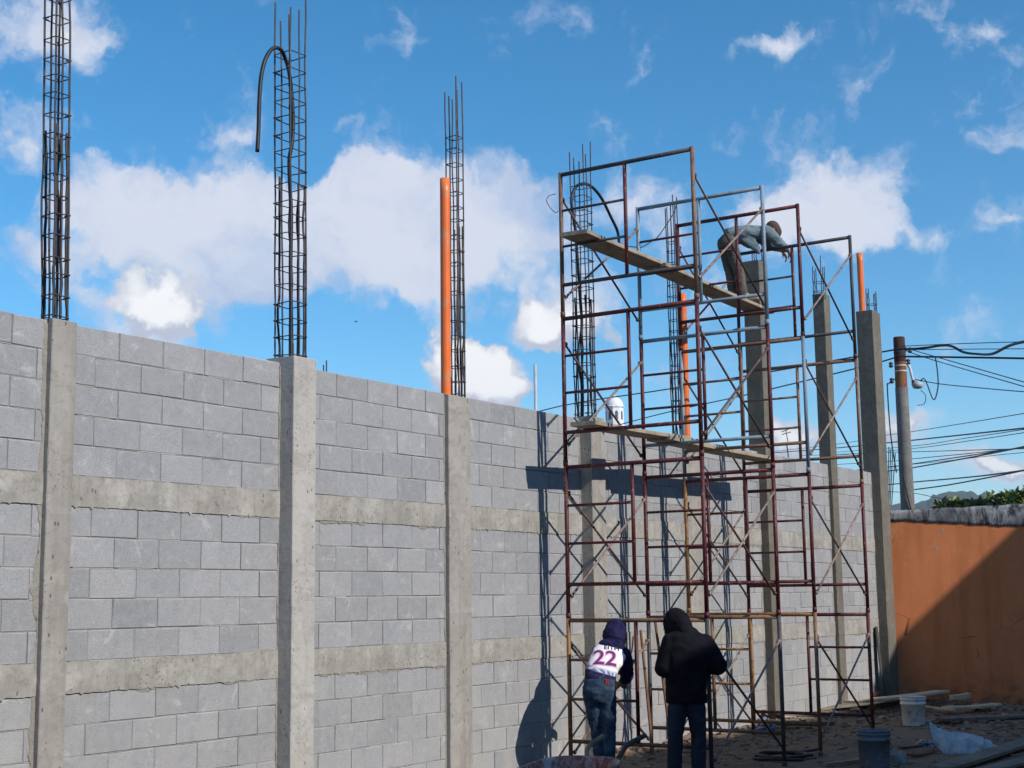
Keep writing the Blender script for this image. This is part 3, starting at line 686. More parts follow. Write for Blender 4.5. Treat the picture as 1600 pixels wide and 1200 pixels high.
put('loop_wire', MB().tube(smooth_path([RH*.2+ZZ*(zj-3.0), RH*.34+ZZ*(zj-2.8), RH*.42+ZZ*(zj-2.6), RH*.48+ZZ*(zj-2.95), RH*.40+ZZ*(zj-3.12)], 6), .009, 6).mesh('loop_wire', RUBBER), up)
put('ground_strap', MB().tube(smooth_path([RH*-.10+ZZ*(zj-1.9)-FH*.15, RH*.0+ZZ*(zj-2.5)-FH*.17, RH*.13+ZZ*(zj-2.9)-FH*.12], 6), .014, 6).mesh('ground_strap', RUBBER), up)
LINES = [
 ([(700,700,55),(845,642,48),(1050,607,41),(1220,578,36),(1406,545,30.6)], .018, 'black power line dropping left from the pole top, uppermost of those lines'),
 ([(700,740,60),(985,659,47),(1170,616,38),(1340,575,32),(1408,556,30.6)], .016, 'black power line dropping left behind the scaffold to just above the plank'),
 ([(1406,546,30.4),(1430,545,30.2),(1450,543,30),(1470,540,29.5),(1487,541,29),(1505,550,28.5),(1525,553,28),(1550,553,27),(1575,541,26),(1600,534,25),(1680,520,23)], .026, 'thick black cable sagging in a dip right of the pole top'),
 ([(1408,541,30.4),(1500,537,29),(1600,534,27.5),(1700,532,26)], .009, 'thin straight wire running right from the very top of the pole'),
 ([(1408,547,30.4),(1460,546,29),(1600,545,27),(1700,545,26)], .009, 'thin straight wire running right just below the sagging cable'),
 ([(1408,557,30.4),(1480,558,29),(1600,560,27),(1700,563,25.5)], .022, 'thick level black cable running right below the pole top'),
 ([(1408,541,30.4),(1440,551,29),(1600,597,24),(1680,620,22)], .009, 'upper of two thin wires slanting down right from the pole top'),
 ([(1408,545,30.4),(1450,560,29),(1600,604,24),(1680,628,22)], .009, 'lower of two thin wires slanting down right from the pole top'),
 ([(1430,593,30.2),(1470,600,29),(1530,606,27),(1600,612,25),(1680,616,23)], .010, 'thin wire running right from the lamp on the pole'),
 ([(1150,712,75),(1307,694,55),(1385,680,47),(1422,675,43),(1600,646,30),(1700,628,26)], .010, 'thin lower wire crossing behind the pole, highest of the lower bundle'),
 ([(1150,712,76),(1306,700,56),(1385,692,47),(1425,688,43),(1600,669,32),(1700,657,28)], .020, 'black line crossing behind the pole, second of the lower bundle'),
 ([(1300,707,60),(1425,697,45),(1500,686,38),(1600,671,32),(1700,655,28)], .010, 'thin wire behind the pole, third of the lower bundle'),
 ([(1300,712,60),(1425,701,45),(1520,688,37),(1600,676,32),(1700,660,28)], .010, 'thin wire behind the pole with a small splice near the right edge'),
 ([(1250,712,66),(1387,707,49),(1425,706,45),(1600,701,33),(1700,698,29)], .012, 'almost level wire behind the pole meeting the white cloud'),
 ([(1250,729,66),(1387,721,49),(1425,717,45),(1520,708,37),(1600,699,32),(1700,687,28)], .012, 'dark wire behind the pole rising to the right edge, above two crossing lines'),
 ([(1250,745,66),(1387,730,49),(1425,725,45),(1540,708,36),(1600,699,32),(1700,683,28)], .016, 'dark wire behind the pole joining the others at the right edge'),
 ([(1250,750,66),(1387,736,49),(1425,731,45),(1520,714,37),(1600,698,32),(1700,678,28)], .02, 'thicker black line behind the pole, fourth from the bottom'),
 ([(1300,738,60),(1460,722,42),(1540,713,36),(1600,707,32),(1700,697,28)], .008, 'faint thin wire just under the thicker line at the right edge'),
 ([(1250,769,66),(1390,757,49),(1430,753,44),(1520,745,37),(1600,735,31),(1700,722,27)], .020, 'black line low over the orange wall, upper of the lowest two'),
 ([(1429,765,36),(1480,758,34),(1540,747,32),(1600,735,30),(1700,712,27)], .016, 'lowest black line rising to the right over the orange wall'),
 ([(1390,768,34),(1430,771,34),(1460,777,35),(1480,781,36)], .008, 'thin slack wire just above the hill'),
]
for P_, r, lab in LINES: cable('power_line', [at(*q) for q in P_], r, lab, 'power line', RUBBER, 6, 'power lines around the utility pole', 6)

# ------------------------------------------------------------------ far white church tower
tw = at(960, 640, 95); tx, ty = tw.x, tw.y; zdome = EYE.z + (at(960, 637, 95).z-EYE.z)
WPL = mat_concrete('whitewashed plaster', (.78, .78, .80), (.72, .72, .75), (.55, .55, .57), .6, .15, .2)
ct = thing('church_tower', 'white domed church tower seen behind the block wall through the scaffold', 'tower', (tx, ty, 0), .35)
put('tower_body', MB().lathe([(1.0, 0), (1.0, zdome-1.3), (.85, zdome-1.25), (.85, zdome-1.2)], 8).mesh('tower_body', WPL), ct)
put('lantern', MB().lathe([(.60, zdome-1.2), (.60, zdome-.02), (.66, zdome), (.66, zdome+.05)], 8).mesh('lantern', WPL), ct)
put('dome', MB().lathe([(.64, zdome+.05)]+[(.60*math.cos(a*.1571), zdome+.05+.66*math.sin(a*.1571)) for a in range(0, 10)]+[(.02, zdome+.72)], 20).mesh('dome', WPL, True), ct)
put('finial', MB().lathe([(.05, zdome+.68), (.07, zdome+.76), (.02, zdome+.84), (.0, zdome+.9)], 10).mesh('finial', WPL), ct)
WIN = mat_plain('dark window opening', (.10, .10, .12), (.07, .07, .08), 5, .5); nW = 8
for k in range(8):
    a = math.pi/8 + k*math.pi/4; R_ = .60*math.cos(math.pi/8)
    w = put('window', MB().add([(-.10, 0, -.32), (.10, 0, -.32), (.10, 0, .14), (.07, 0, .22), (0, 0, .26), (-.07, 0, .22), (-.10, 0, .14)], [tuple(range(7))]).mesh('window', WIN), ct, (math.cos(a)*(R_+.004), math.sin(a)*(R_+.004), zdome-.5), (0, 0, a+math.pi/2))

# small roof things beyond the wall
def stick_thing(name, segs, label, cat, mat):
    mb = MB()
    for pts_, r in segs: mb.tube(pts_, r, 6)
    return tag(put(name, mb.mesh(name, mat)), label, cat)
A = lambda x, y, d=40: at(x, y, d)
stick_thing('antenna', [([A(1238,760), A(1229,692)], .018), ([A(1221,675+0), A(1233,670)], .012), ([A(1222,679), A(1236,675)], .012), ([A(1228,672), A(1231,690)], .012)], 'thin roof antenna seen behind the wall between scaffold stacks', 'antenna', DG)
mb = []
for dx in (0, 3, 6, 10): mb.append(([A(1387+dx*.6, 790, 27), A(1389+dx, 698+dx, 27)], .009))
stick_thing('rebar_bundle', mb, 'bundle of bare rebar standing behind the corner column', 'rebar', REBAR)
bp = A(556, 503, 60)
bird = thing('bird', 'tiny dark bird flying over the block wall', 'bird', bp); bird.scale = (.5, .5, .5)
put('body', MB().tube([(-.14, 0, 0), (-.06, 0, .01), (.05, 0, .02), (.12, 0, .03), (.16, 0, .03)], [.01, .035, .045, .03, .008], 8).mesh('body', RUBBER, True), bird)
for s in (-1, 1): put('wing', MB().add([(.05, 0, .03), (-.05, 0, .03), (-.06, s*.14, .09), (-.02, s*.26, .06), (.04, s*.13, .10)], [(0, 1, 2, 4), (4, 2, 3)]).mesh('wing', RUBBER), bird)

# ------------------------------------------------------------------ trees beyond the orange wall
def tree(x, y, d, wpx, hpx, label, seed, cols):
    c = at(x, y, d); k = d/FPX; r = random.Random(seed)
    t = thing('garden_tree', label, 'tree', (c.x, c.y, 0))
    zc = c.z; mb = MB(); mb.tube([(0, 0, 0), (.05, .03, zc*.5), (0, 0, zc)], [.12, .09, .05], 8)
    for q in range(9):
        a = r.uniform(0, 6.28); mb.tube([(0, 0, zc*.6), (math.cos(a)*wpx*k*.3, math.sin(a)*wpx*k*.3, zc*.85), (math.cos(a)*wpx*k*.45, math.sin(a)*wpx*k*.45, zc+r.uniform(0, hpx*k*.3))], [.05, .03, .012], 5)
    put('trunk', mb.mesh('trunk', BRNW), t)
    lv = []; lf = []; mi = []
    clumps = [(Vector((r.gauss(0, .30)*wpx*k, r.gauss(0, .3)*wpx*k, zc + r.uniform(-.7, .42)*hpx*k)), r.uniform(.10, .22)*wpx*k) for q in range(42)]
    for cc, cr in clumps:
        for q in range(75):
            d_ = Vector((r.gauss(0, 1), r.gauss(0, 1), r.gauss(0, .8))).normalized(); p = cc + d_*cr*r.uniform(.5, 1.05)
            u = (d_ + Vector((r.uniform(-.6, .6), r.uniform(-.6, .6), r.uniform(-.7, .3)))).normalized(); w = u.cross(Vector((r.uniform(-1, 1), r.uniform(-1, 1), r.uniform(-1, 1)))).normalized()
            l_, w_ = r.uniform(.13, .24), r.uniform(.04, .075); nn = u.cross(w)
            o = len(lv); lv += [p, p+u*l_*.5+w*w_+nn*.012, p+u*l_-nn*.02, p+u*l_*.5-w*w_+nn*.012]; lf += [(o, o+1, o+2), (o, o+2, o+3)]; m_ = r.choice(cols); mi += [m_, m_]
    b = MB(); b.add(lv, lf); b.mi = mi
    put('crown', b.mesh('crown', LEAF), t)
LEAF = [mat_plain('dark leaf', (.07, .14, .035), (.10, .17, .045), 2, .5), mat_plain('mid leaf', (.14, .22, .055), (.16, .23, .06), 2, .5), mat_plain('yellowing leaf', (.30, .26, .08), (.22, .20, .07), 2, .5), mat_plain('brown leaf', (.14, .085, .04), (.1, .07, .04), 2, .6)]
tree(1600, 791, 31, 60, 28, 'dense green tree top showing above the orange wall at the right edge', 3, [0, 0, 1, 1, 0, 2, 3])
tree(1505, 800, 29, 40, 15, 'low yellowish leafy treetop peeking over the orange wall', 5, [1, 2, 2, 0, 3, 1])

# ------------------------------------------------------------------ people
def capsule(mb, a, b, ra, rb, n=14, rings=4):
    a, b = Vector(a), Vector(b); d = b-a; L_ = d.length
    if L_ < 1e-4: d = Vector((0, 0, 1)); L_ = 1e-4
    t = d.normalized(); pts, rs = [], []
    for k in range(rings+1):
        q = math.pi/2*(k/rings); pts.append(a - t*ra*math.cos(q)); rs.append(max(.0008, ra*math.sin(q)))
    for k in range(rings+1):
        q = math.pi/2*(k/rings); pts.append(b + t*rb*math.sin(q)); rs.append(max(.0008, rb*math.cos(q)))
    mb.tube(pts, rs, n)
def loft(mb, rings, n=22, e=2.3):
    """closed body through rings (centre, half axis A, half axis B)"""
    v = []; f = []; m = len(rings)
    for c, A_, B_ in rings:
        for k in range(n):
            a = 2*math.pi*k/n; ca, sa = math.cos(a), math.sin(a)
            v.append(Vector(c) + Vector(A_)*math.copysign(abs(ca)**(2/e), ca) + Vector(B_)*math.copysign(abs(sa)**(2/e), sa))
    for i in range(m-1): f += [(i*n+k, i*n+(k+1) % n, (i+1)*n+(k+1) % n, (i+1)*n+k) for k in range(n)]
    f += [tuple(range(n-1, -1, -1)), tuple((m-1)*n+k for k in range(n))]
    mb.add(v, f)
def fuse(name, caps, voxel, mat, parent, wr=0., wf=14., smooth_it=6, seed=0):
    mb = MB()
    for c in caps:
        if c[0] == 'L': loft(mb, c[1])
        else: capsule(mb, *c)
    me = mb.mesh(name+'_src', mat); o = bpy.data.objects.new(name, me); col.objects.link(o)
    r = o.modifiers.new('r', 'REMESH'); r.mode = 'VOXEL'; r.voxel_size = voxel
    s = o.modifiers.new('s', 'SMOOTH'); s.factor = .5; s.iterations = smooth_it
    dg = bpy.context.evaluated_depsgraph_get(); dg.update()
    nm = bpy.data.meshes.new_from_object(o.evaluated_get(dg)); nm.name = name
    o.modifiers.clear(); o.data = nm; bpy.data.meshes.remove(me)
    if wr:
        ns = [v.normal.copy() for v in nm.vertices]
        for v, q in zip(nm.vertices, ns):
            p = v.co
            n1 = noise.noise(Vector((p.x*wf*.6, p.y*wf*.6, p.z*wf*1.3+seed))); n2 = noise.noise(Vector((p.x*wf*2+5, p.y*wf*2, p.z*wf*2.6+seed)))
            v.co = p + q*(wr*(1-2*abs(n1)) + wr*.35*n2)
    nm.polygons.foreach_set('use_smooth', [True]*len(nm.polygons)); nm.update()
    if len(nm.materials) == 0: nm.materials.append(mat)
    o.parent = parent; return o
SKIN = mat_plain('skin', (.30, .16, .10), (.24, .125, .08), 12, .6)
DENIM = mat_cloth('dark denim', (.018, .034, .064), (.052, .090, .142), 9)
DENIM2 = mat_cloth('navy denim', (.018, .024, .040), (.030, .040, .062), 7)
BLACKC = mat_cloth('black jacket cloth', (.006, .006, .009), (.011, .011, .015), 8)
SHOE = mat_plain('dark shoe leather', (.03, .025, .022), (.05, .04, .035), 9, .6)
SHOEW = mat_plain('pale shoe', (.4, .38, .36), (.25, .23, .22), 9, .6)

def hand_caps(w, d, n, s=1.0, curl=.6):
    """palm and five fingers: wrist point w, direction d, palm normal n"""
    d = Vector(d).normalized(); n = Vector(n); n = (n - d*n.dot(d)).normalized(); sd = d.cross(n); w = Vector(w); o = []
    for k in (-1.2, 0, 1.2): o.append((w + sd*.016*k*s, w + d*.075*s + sd*.021*k*s, .016*s, .014*s))
    for k, ln in zip((-1.5, -.5, .5, 1.5), (.058, .072, .078, .066)):
        a = w + d*.085*s + sd*.0205*k*s; b = a + (d*.75 + n*curl*.5).normalized()*ln*.5*s; c = b + (d*.45 + n*curl*1.2).normalized()*ln*.5*s
        o += [(a, b, .0095*s, .009*s), (b, c, .009*s, .0075*s)]
    a = w + d*.025*s + sd*.03*s; b = a + (d*.6 + sd*.7 + n*.3).normalized()*.04*s; c = b + (d*.9 + n*.5 + sd*.1).normalized()*.032*s
    return o + [(a, b, .0125*s, .011*s), (b, c, .0105*s, .009*s)]
def head_caps(c, up, fw, s=1.0):
    """skull, jaw, nose, ears, neck side left to caller"""
    c = Vector(c); up = Vector(up).normalized(); fw = Vector(fw); fw = (fw-up*fw.dot(up)).normalized(); sd = fw.cross(up); o = []
    o.append((c - fw*.025*s + up*.03*s, c + fw*.02*s + up*.03*s, .088*s, .084*s)); o.append((c + fw*.045*s - up*.03*s, c + fw*.055*s - up*.06*s, .055*s, .042*s))
    o.append((c + fw*.09*s + up*.01*s, c + fw*.108*s - up*.02*s, .010*s, .014*s))                      # nose
    o.append((c + fw*.078*s - up*.05*s + sd*.018*s, c + fw*.078*s - up*.05*s - sd*.018*s, .012*s, .012*s))  # mouth
    o.append((c + fw*.072*s + up*.03*s + sd*.035*s, c + fw*.072*s + up*.03*s - sd*.035*s, .018*s, .018*s))  # brow
    for e in (-1, 1): o.append((c + sd*.082*e*s + up*.02*s - fw*.01*s, c + sd*.086*e*s - up*.025*s - fw*.005*s, .014*s, .010*s))
    return o
def L2W(base): return lambda r, f, z: Vector(base) + RH*r + FH*f + ZZ*z
def shoe(parent, heel, toe, r=.045, mat=SHOE):
    heel, toe = Vector(heel), Vector(toe); s = (toe-heel).cross(ZZ).normalized()
    return fuse('shoe', [(heel+s*.012, toe+s*.018, r, r*.82), (heel-s*.012, toe-s*.018, r, r*.82), (heel, heel+ZZ*.05, r, r*.95), (toe.lerp(heel, .45), heel+ZZ*.055, r*.85, r*.9)], .012, mat, parent, smooth_it=4)

# --- person in the hooded number jersey, stooping beside the left scaffold
pj = thing('person', 'person in a white jersey numbered 22, navy hood and jeans, stooping at the left scaffold', 'person', (0, 0, 0))
PB0 = Vector((12.15, -.907, 0)); q = L2W(PB0)
V = lambda r, f, z: RH*r + FH*f + ZZ*z
hipL, hipR = q(-.085, .0, .86), q(.075, .02, .86); knL, knR = q(-.03, .06, .47), q(.085, .0, .47); anL, anR = q(-.0, .02, .08), q(.07, -.05, .08)
chest = q(.08, .12, 1.10); shL, shR = q(.01, .21, 1.20), q(.25, .15, 1.18); hd = q(.182, .30, 1.365)
elR, wrR = q(.28, .22, .98), q(.205, .36, .885); elL, wrL = q(.0, .42, 1.02), q(.12, .52, .90)
hup = (q(.19, .38, 1.46)-q(.13, .20, 1.26)).normalized(); hfw = (FH*.8 - ZZ*.7 + RH*.25)
body = [(hipL, knL, .07, .05), (knL, anL, .046, .036), (hipR, knR, .07, .05), (knR, anR, .046, .036), (hipL, hipR, .07, .07), (q(0, .03, .9), chest, .07, .08), (shL, shR, .045, .045),
        (chest, q(.11, .18, 1.20), .07, .05), (q(.11, .2, 1.20), hd, .048, .048), (shR, elR, .045, .036), (elR, wrR, .035, .025), (shL, elL, .045, .036), (elL, wrL, .035, .025)] + head_caps(hd, hup, hfw) + hand_caps(wrR, V(-.06, .1, -.05), -RH) + hand_caps(wrL, V(.05, .1, -.06), RH)
fuse('body', body, .009, SKIN, pj, smooth_it=3)
fuse('jeans', [('L', [(q(.012, .0, .985), V(.132, 0, -.01), V(0, .100, 0)), (q(.0, -.012, .93), V(.146, 0, -.01), V(0, .114, 0)), (q(-.005, -.02, .86), V(.156, 0, 0), V(0, .124, 0)), (q(-.003, -.01, .79), V(.152, 0, 0), V(0, .112, 0)), (q(0, .0, .74), V(.14, 0, 0), V(0, .09, 0))]),
    (q(-.068, .0, .80), q(-.045, .045, .60), .084, .070), (q(-.045, .045, .60), knL, .070, .056), (knL, anL, .057, .045), (q(.07, .0, .80), q(.08, -.0, .60), .086, .074), (q(.08, -.0, .60), knR, .074, .058), (knR, anR, .060, .050)], .010, DENIM, pj, .006, 13, 7, 3)
jb = [('L', [(q(.002, .005, .93), V(.142, 0, -.015), V(0, .118, .01)), (q(.012, .012, 1.0), V(.145, 0, -.02), V(0, .118, .02)), (q(.045, .045, 1.07), V(.150, 0, -.026), V(0, .116, .02)), (q(.085, .08, 1.14), V(.158, 0, -.03), V(0, .113, .025)), (q(.115, .12, 1.205), V(.158, 0, -.03), V(0, .105, .03)), (q(.132, .155, 1.255), V(.128, 0, -.025), V(0, .09, .03)), (q(.14, .185, 1.295), V(.08, 0, -.01), V(0, .06, .02))]), (shL, shR, .060, .060)]
def mat_jersey():
    m, t, b = new_mat('printed jersey', .9, .2); P = t.nodes.new('ShaderNodeTexCoord').outputs['Object']
    s = t.nodes.new('ShaderNodeSeparateXYZ'); t.links.new(P, s.inputs[0]); z = tmath(t, 'ADD', s.outputs['Z'], tmath(t, 'MULTIPLY', tnoise(t, 22, 3, .6, P), .02))
    rr = tmath(t, 'SUBTRACT', tmath(t, 'ADD', tmath(t, 'MULTIPLY', s.outputs['X'], RH.x), tmath(t, 'MULTIPLY', s.outputs['Y'], RH.y)), PB0.dot(RH))
    z2 = tmath(t, 'ADD', z, tmath(t, 'MULTIPLY', rr, .30))
    c = tmix(t, tramp(t, z2, 1.030, 1.036), (.018, .016, .060), (.16, .18, .30)); c = tmix(t, tramp(t, z2, 1.062, 1.085), c, (.80, .77, .84))
    w = t.nodes.new('ShaderNodeTexWave'); w.inputs['Scale'].default_value = 8; w.inputs['Distortion'].default_value = 6; t.links.new(P, w.inputs['Vector'])
    band = tmath(t, 'MULTIPLY', tramp(t, z2, 1.036, 1.037), tramp(t, z2, 1.085, 1.075)); c = tmix(t, tmath(t, 'MULTIPLY', band, tramp(t, w.outputs['Fac'], .62, .7)), c, (.55, .55, .66))
    c = tmix(t, tramp(t, tnoise(t, 30, 4, .6, P), .55, .7, 0, .12), c, (.5, .46, .56))
    t.links.new(c, b.inputs['Base Color']); bump(t, b, tnoise(t, 10, 4, .55, P, .8), .5, .02); return m
jersey = fuse('jersey', jb, .009, mat_jersey(), pj, .0035, 13, 8, 5)
NAVY = mat_cloth('navy hood cloth', (.010, .010, .040), (.024, .024, .078), 9)
fuse('sleeve', [(shR, q(.27, .17, 1.10), .070, .066), (q(.27, .17, 1.10), elR, .066, .064), (elR, q(.265, .26, .93), .062, .055)], .009, NAVY, pj, .004, 14, 4)
fuse('sleeve', [(shL, elL, .066, .058), (elL, wrL, .056, .042)], .010, NAVY, pj, .004, 14, 4)
fuse('cuff', [(q(.268, .255, .925), q(.258, .28, .89), .052, .045)], .009, mat_plain('grey glove', (.10, .10, .115), (.07, .07, .08), 9, .9), pj)
fuse('hood', [(hd-hup*.05-hfw*.03, hd+hup*.05-hfw*.02, .112, .104), (hd+hfw*.05, hd+hup*.05+hfw*.04, .098, .092), (q(.07, .17, 1.265), q(.195, .155, 1.25), .062, .062), (q(.13, .19, 1.28), hd-hup*.04, .08, .10)], .009, NAVY, pj, .006, 12, 6, 3)
shoe(pj, anL+ZZ*-.03, q(.02, .17, .045)); shoe(pj, anR+ZZ*-.03, q(.11, .11, .045), mat=SHOEW)
put('pocket_tag', MB().add(*bevel_box(.036, .012, .056, .003)).mesh('pocket_tag', mat_plain('red tag', (.30, .03, .03), (.2, .02, .02), 20, .7)), pj, tuple(q(.065, -.126, .935)), (0, 0, math.atan2(RH.y, RH.x)))
put('wrist_band', MB().lathe([(.034, 0), (.038, .008), (.038, .035), (.034, .045)], 14).mesh('wrist_band', mat_plain('orange red cuff', (.70, .17, .06), (.5, .06, .04), 30, .8), True), pj, tuple(q(.205, .25, .985)), (.3, .2, 0))
def print_on(text, obj, ctr, dirx, diry, size, mat, name, off=.004, strip=10, bold=0.):
    cu = bpy.data.curves.new(name, 'FONT'); cu.body = text; cu.size = size; cu.align_x = 'CENTER'; cu.align_y = 'CENTER'; cu.resolution_u = 4; cu.offset = bold
    o = bpy.data.objects.new(name, cu); col.objects.link(o); dg = bpy.context.evaluated_depsgraph_get(); dg.update()
    me = bpy.data.meshes.new_from_object(o.evaluated_get(dg)); bpy.data.objects.remove(o)
    bm = bmesh.new(); bm.from_mesh(me); bmesh.ops.triangulate(bm, faces=bm.faces[:])
    for _ in range(3):
        le = [e for e in bm.edges if e.calc_length() > size*.09]
        if not le: break
        bmesh.ops.subdivide_edges(bm, edges=le, cuts=1); bmesh.ops.triangulate(bm, faces=bm.faces[:])
    bm.to_mesh(me); bm.free()
    om = obj.data; bvh = BVHTree.FromPolygons([v.co for v in om.vertices], [tuple(p.vertices) for p in om.polygons])
    dx, dy = Vector(dirx).normalized(), Vector(diry); dy = (dy-dx*dy.dot(dx)).normalized(); nrm = dx.cross(dy)
    for v in me.vertices:
        p = Vector(ctr) + dx*v.co.x + dy*v.co.y + nrm*.5
        h = bvh.ray_cast(p, -nrm)
        v.co = (h[0] + nrm*off) if h[0] is not None else (p - nrm*.45)
    me.materials.clear(); me.materials.append(mat); return put(name, me, obj)
INKP = mat_plain('purple print', (.10, .02, .12), (.16, .03, .14), 25, .8); INKK = mat_plain('pink print', (.75, .30, .48), (.7, .36, .52), 25, .8); INKB = mat_plain('black print', (.02, .018, .03), (.03, .025, .04), 25, .8)
dxj = RH*.97 - FH*.05 - ZZ*.10; dyj = ZZ*.80 + FH*.48 + RH*.36
print_on('22', jersey, q(.058, .0, 1.148), dxj, dyj, .23, INKK, 'number_outline', .003, bold=.010)
print_on('22', jersey, q(.058, .0, 1.148), dxj, dyj, .23, INKP, 'jersey_number', .0055, bold=.002)
print_on('EITH', jersey, q(.130, .05, 1.262), dxj, dyj, .072, INKB, 'jersey_name', .004, bold=.001)

# --- person in black hooded jacket
pk = thing('person', 'person in a black hooded jacket and dark jeans, seen from behind, looking down', 'person', (0, 0, 0))
q = L2W((12.28, -1.742, 0))
hipL, hipR = q(-.085, 0, .84), q(.10, 0, .84); knL, knR = q(-.10, .03, .44), q(.115, .03, .45); anL, anR = q(-.125, 0, .08), q(.10, .02, .08)
shL, shR = q(-.125, .02, 1.33), q(.205, .02, 1.31); hd = q(-.045, .13, 1.465); elL, elR = q(-.19, .0, 1.07), q(.30, -.02, 1.09); wrL, wrR = q(-.05, .26, 1.06), q(.12, .24, 1.06)
hup = (ZZ*.78 + FH*.5 - RH*.25); hfw = FH*.65 - ZZ*.6 - RH*.45
body = [(hipL, knL, .07, .05), (knL, anL, .046, .036), (hipR, knR, .07, .05), (knR, anR, .046, .036), (hipL, hipR, .07, .07), (q(0, 0, .95), q(.02, 0, 1.22), .08, .085), (shL, shR, .045, .045), (q(.03, .02, 1.30), hd, .05, .05),
        (shL, elL, .045, .036), (elL, wrL, .034, .025), (shR, elR, .045, .036), (elR, wrR, .034, .025)] + head_caps(hd, hup, hfw) + hand_caps(wrL, RH*.6+FH*.6+ZZ*.2, ZZ) + hand_caps(wrR, RH*-.7+FH*.5+ZZ*.2, -ZZ)
fuse('body', body, .009, SKIN, pk, smooth_it=3)
fuse('jeans', [('L', [(q(.01, 0, .95), V(.15, 0, 0), V(0, .10, 0)), (q(.01, -.005, .84), V(.162, 0, 0), V(0, .108, 0)), (q(.01, 0, .74), V(.162, 0, 0), V(0, .10, 0))]), (q(-.075, 0, .72), knL, .090, .070), (knL, anL, .069, .064), (q(.092, 0, .72), knR, .090, .070), (knR, anR, .069, .064), (anL, anL-ZZ*.02-FH*.0, .066, .073), (anR, anR-ZZ*.02, .066, .073)], .010, DENIM2, pk, .005, 12, 8)
jk = [('L', [(q(.01, 0, .755), V(.186, 0, 0), V(0, .134, 0)), (q(.01, 0, .80), V(.188, 0, 0), V(0, .137, 0)), (q(.013, 0, .95), V(.182, 0, 0), V(0, .133, 0)), (q(.02, 0, 1.08), V(.190, 0, 0), V(0, .139, 0)), (q(.03, 0, 1.20), V(.206, 0, 0), V(0, .143, 0)), (q(.04, .005, 1.29), V(.208, 0, -.006), V(0, .135, 0)), (q(.04, .015, 1.355), V(.19, 0, -.012), V(0, .115, 0)), (q(.035, .03, 1.40), V(.11, 0, -.01), V(0, .085, 0))]),
      (q(-.11, .01, 1.29), elL, .098, .084), (elL, wrL, .080, .056), (q(.19, .01, 1.275), elR, .10, .086), (elR, wrR, .082, .056)]
fuse('jacket', jk, .010, BLACKC, pk, .008, 8, 8, 2)
fuse('hood', [(hd-hfw*.03, hd+hup*.05-hfw*.02, .108, .102), (hd+hfw*.05, hd+hfw*.04+hup*.05, .098, .092), (q(-.03, .05, 1.385), q(.08, .03, 1.375), .07, .068), (q(.02, .02, 1.40), hd-hfw*.05, .08, .098)], .009, BLACKC, pk, .006, 10, 7, 6)
shoe(pk, anL-ZZ*.03, q(-.14, .17, .045)); shoe(pk, anR-ZZ*.03, q(.10, .19, .045))

# --- worker bending over on the upper plank
pw = thing('person', 'worker in a loose blue shirt bending over on the upper plank', 'person', (0, 0, 0))
q = L2W((16.66, -.527, zU+.045))
hip = q(-.20, 0, .80); hipL, hipR = q(-.225, .08, .80), q(-.18, -.08, .80); knL, knR = q(-.16, .10, .42), q(-.08, -.06, .43); anL, anR = q(-.13, .10, .085), q(-.03, -.04, .085)
shA, shB = q(.22, .14, .90), q(.27, -.10, .90); hd = q(.365, .02, .925); elA, elB = q(.40, .22, .80), q(.46, -.05, .74); wrA, wrB = q(.52, .14, .70), q(.575, .0, .66)
hup = RH*.75 + ZZ*.45; hfw = RH*.45 - ZZ*.85 + FH*.1
body = [(hipL, knL, .065, .048), (knL, anL, .044, .036), (hipR, knR, .065, .048), (knR, anR, .044, .036), (hipL, hipR, .07, .07), (hip, q(.1, .01, .88), .075, .075), (q(.1, 0, .88), q(.22, .02, .89), .075, .07), (shA, shB, .045, .045), (q(.25, .02, .90), hd, .05, .05),
        (shA, elA, .045, .036), (elA, wrA, .035, .025), (shB, elB, .045, .036), (elB, wrB, .035, .025)] + head_caps(hd, hup, hfw) + hand_caps(wrA, RH*.5-ZZ*.8, -RH) + hand_caps(wrB, RH*.35-ZZ*.9, -RH)
fuse('body', body, .009, SKIN, pw, smooth_it=3)
KH = mat_cloth('dusty khaki trouser cloth', (.075, .066, .056), (.17, .145, .115), 8)
fuse('trousers', [('L', [(q(-.17, 0, .90), V(.09, 0, .03), V(0, .13, 0)), (q(-.20, 0, .84), V(.115, 0, .02), V(0, .155, 0)), (q(-.205, 0, .77), V(.12, 0, .01), V(0, .165, 0)), (q(-.20, 0, .70), V(.105, 0, 0), V(0, .15, 0))]), (q(-.215, .085, .76), knL, .086, .066), (knL, anL, .062, .056), (q(-.18, -.085, .76), knR, .090, .068), (knR, anR, .066, .058)], .010, KH, pw, .006, 12, 7, 4)
SHT = mat_cloth('faded blue shirt cloth', (.115, .155, .18), (.22, .275, .30), 9)
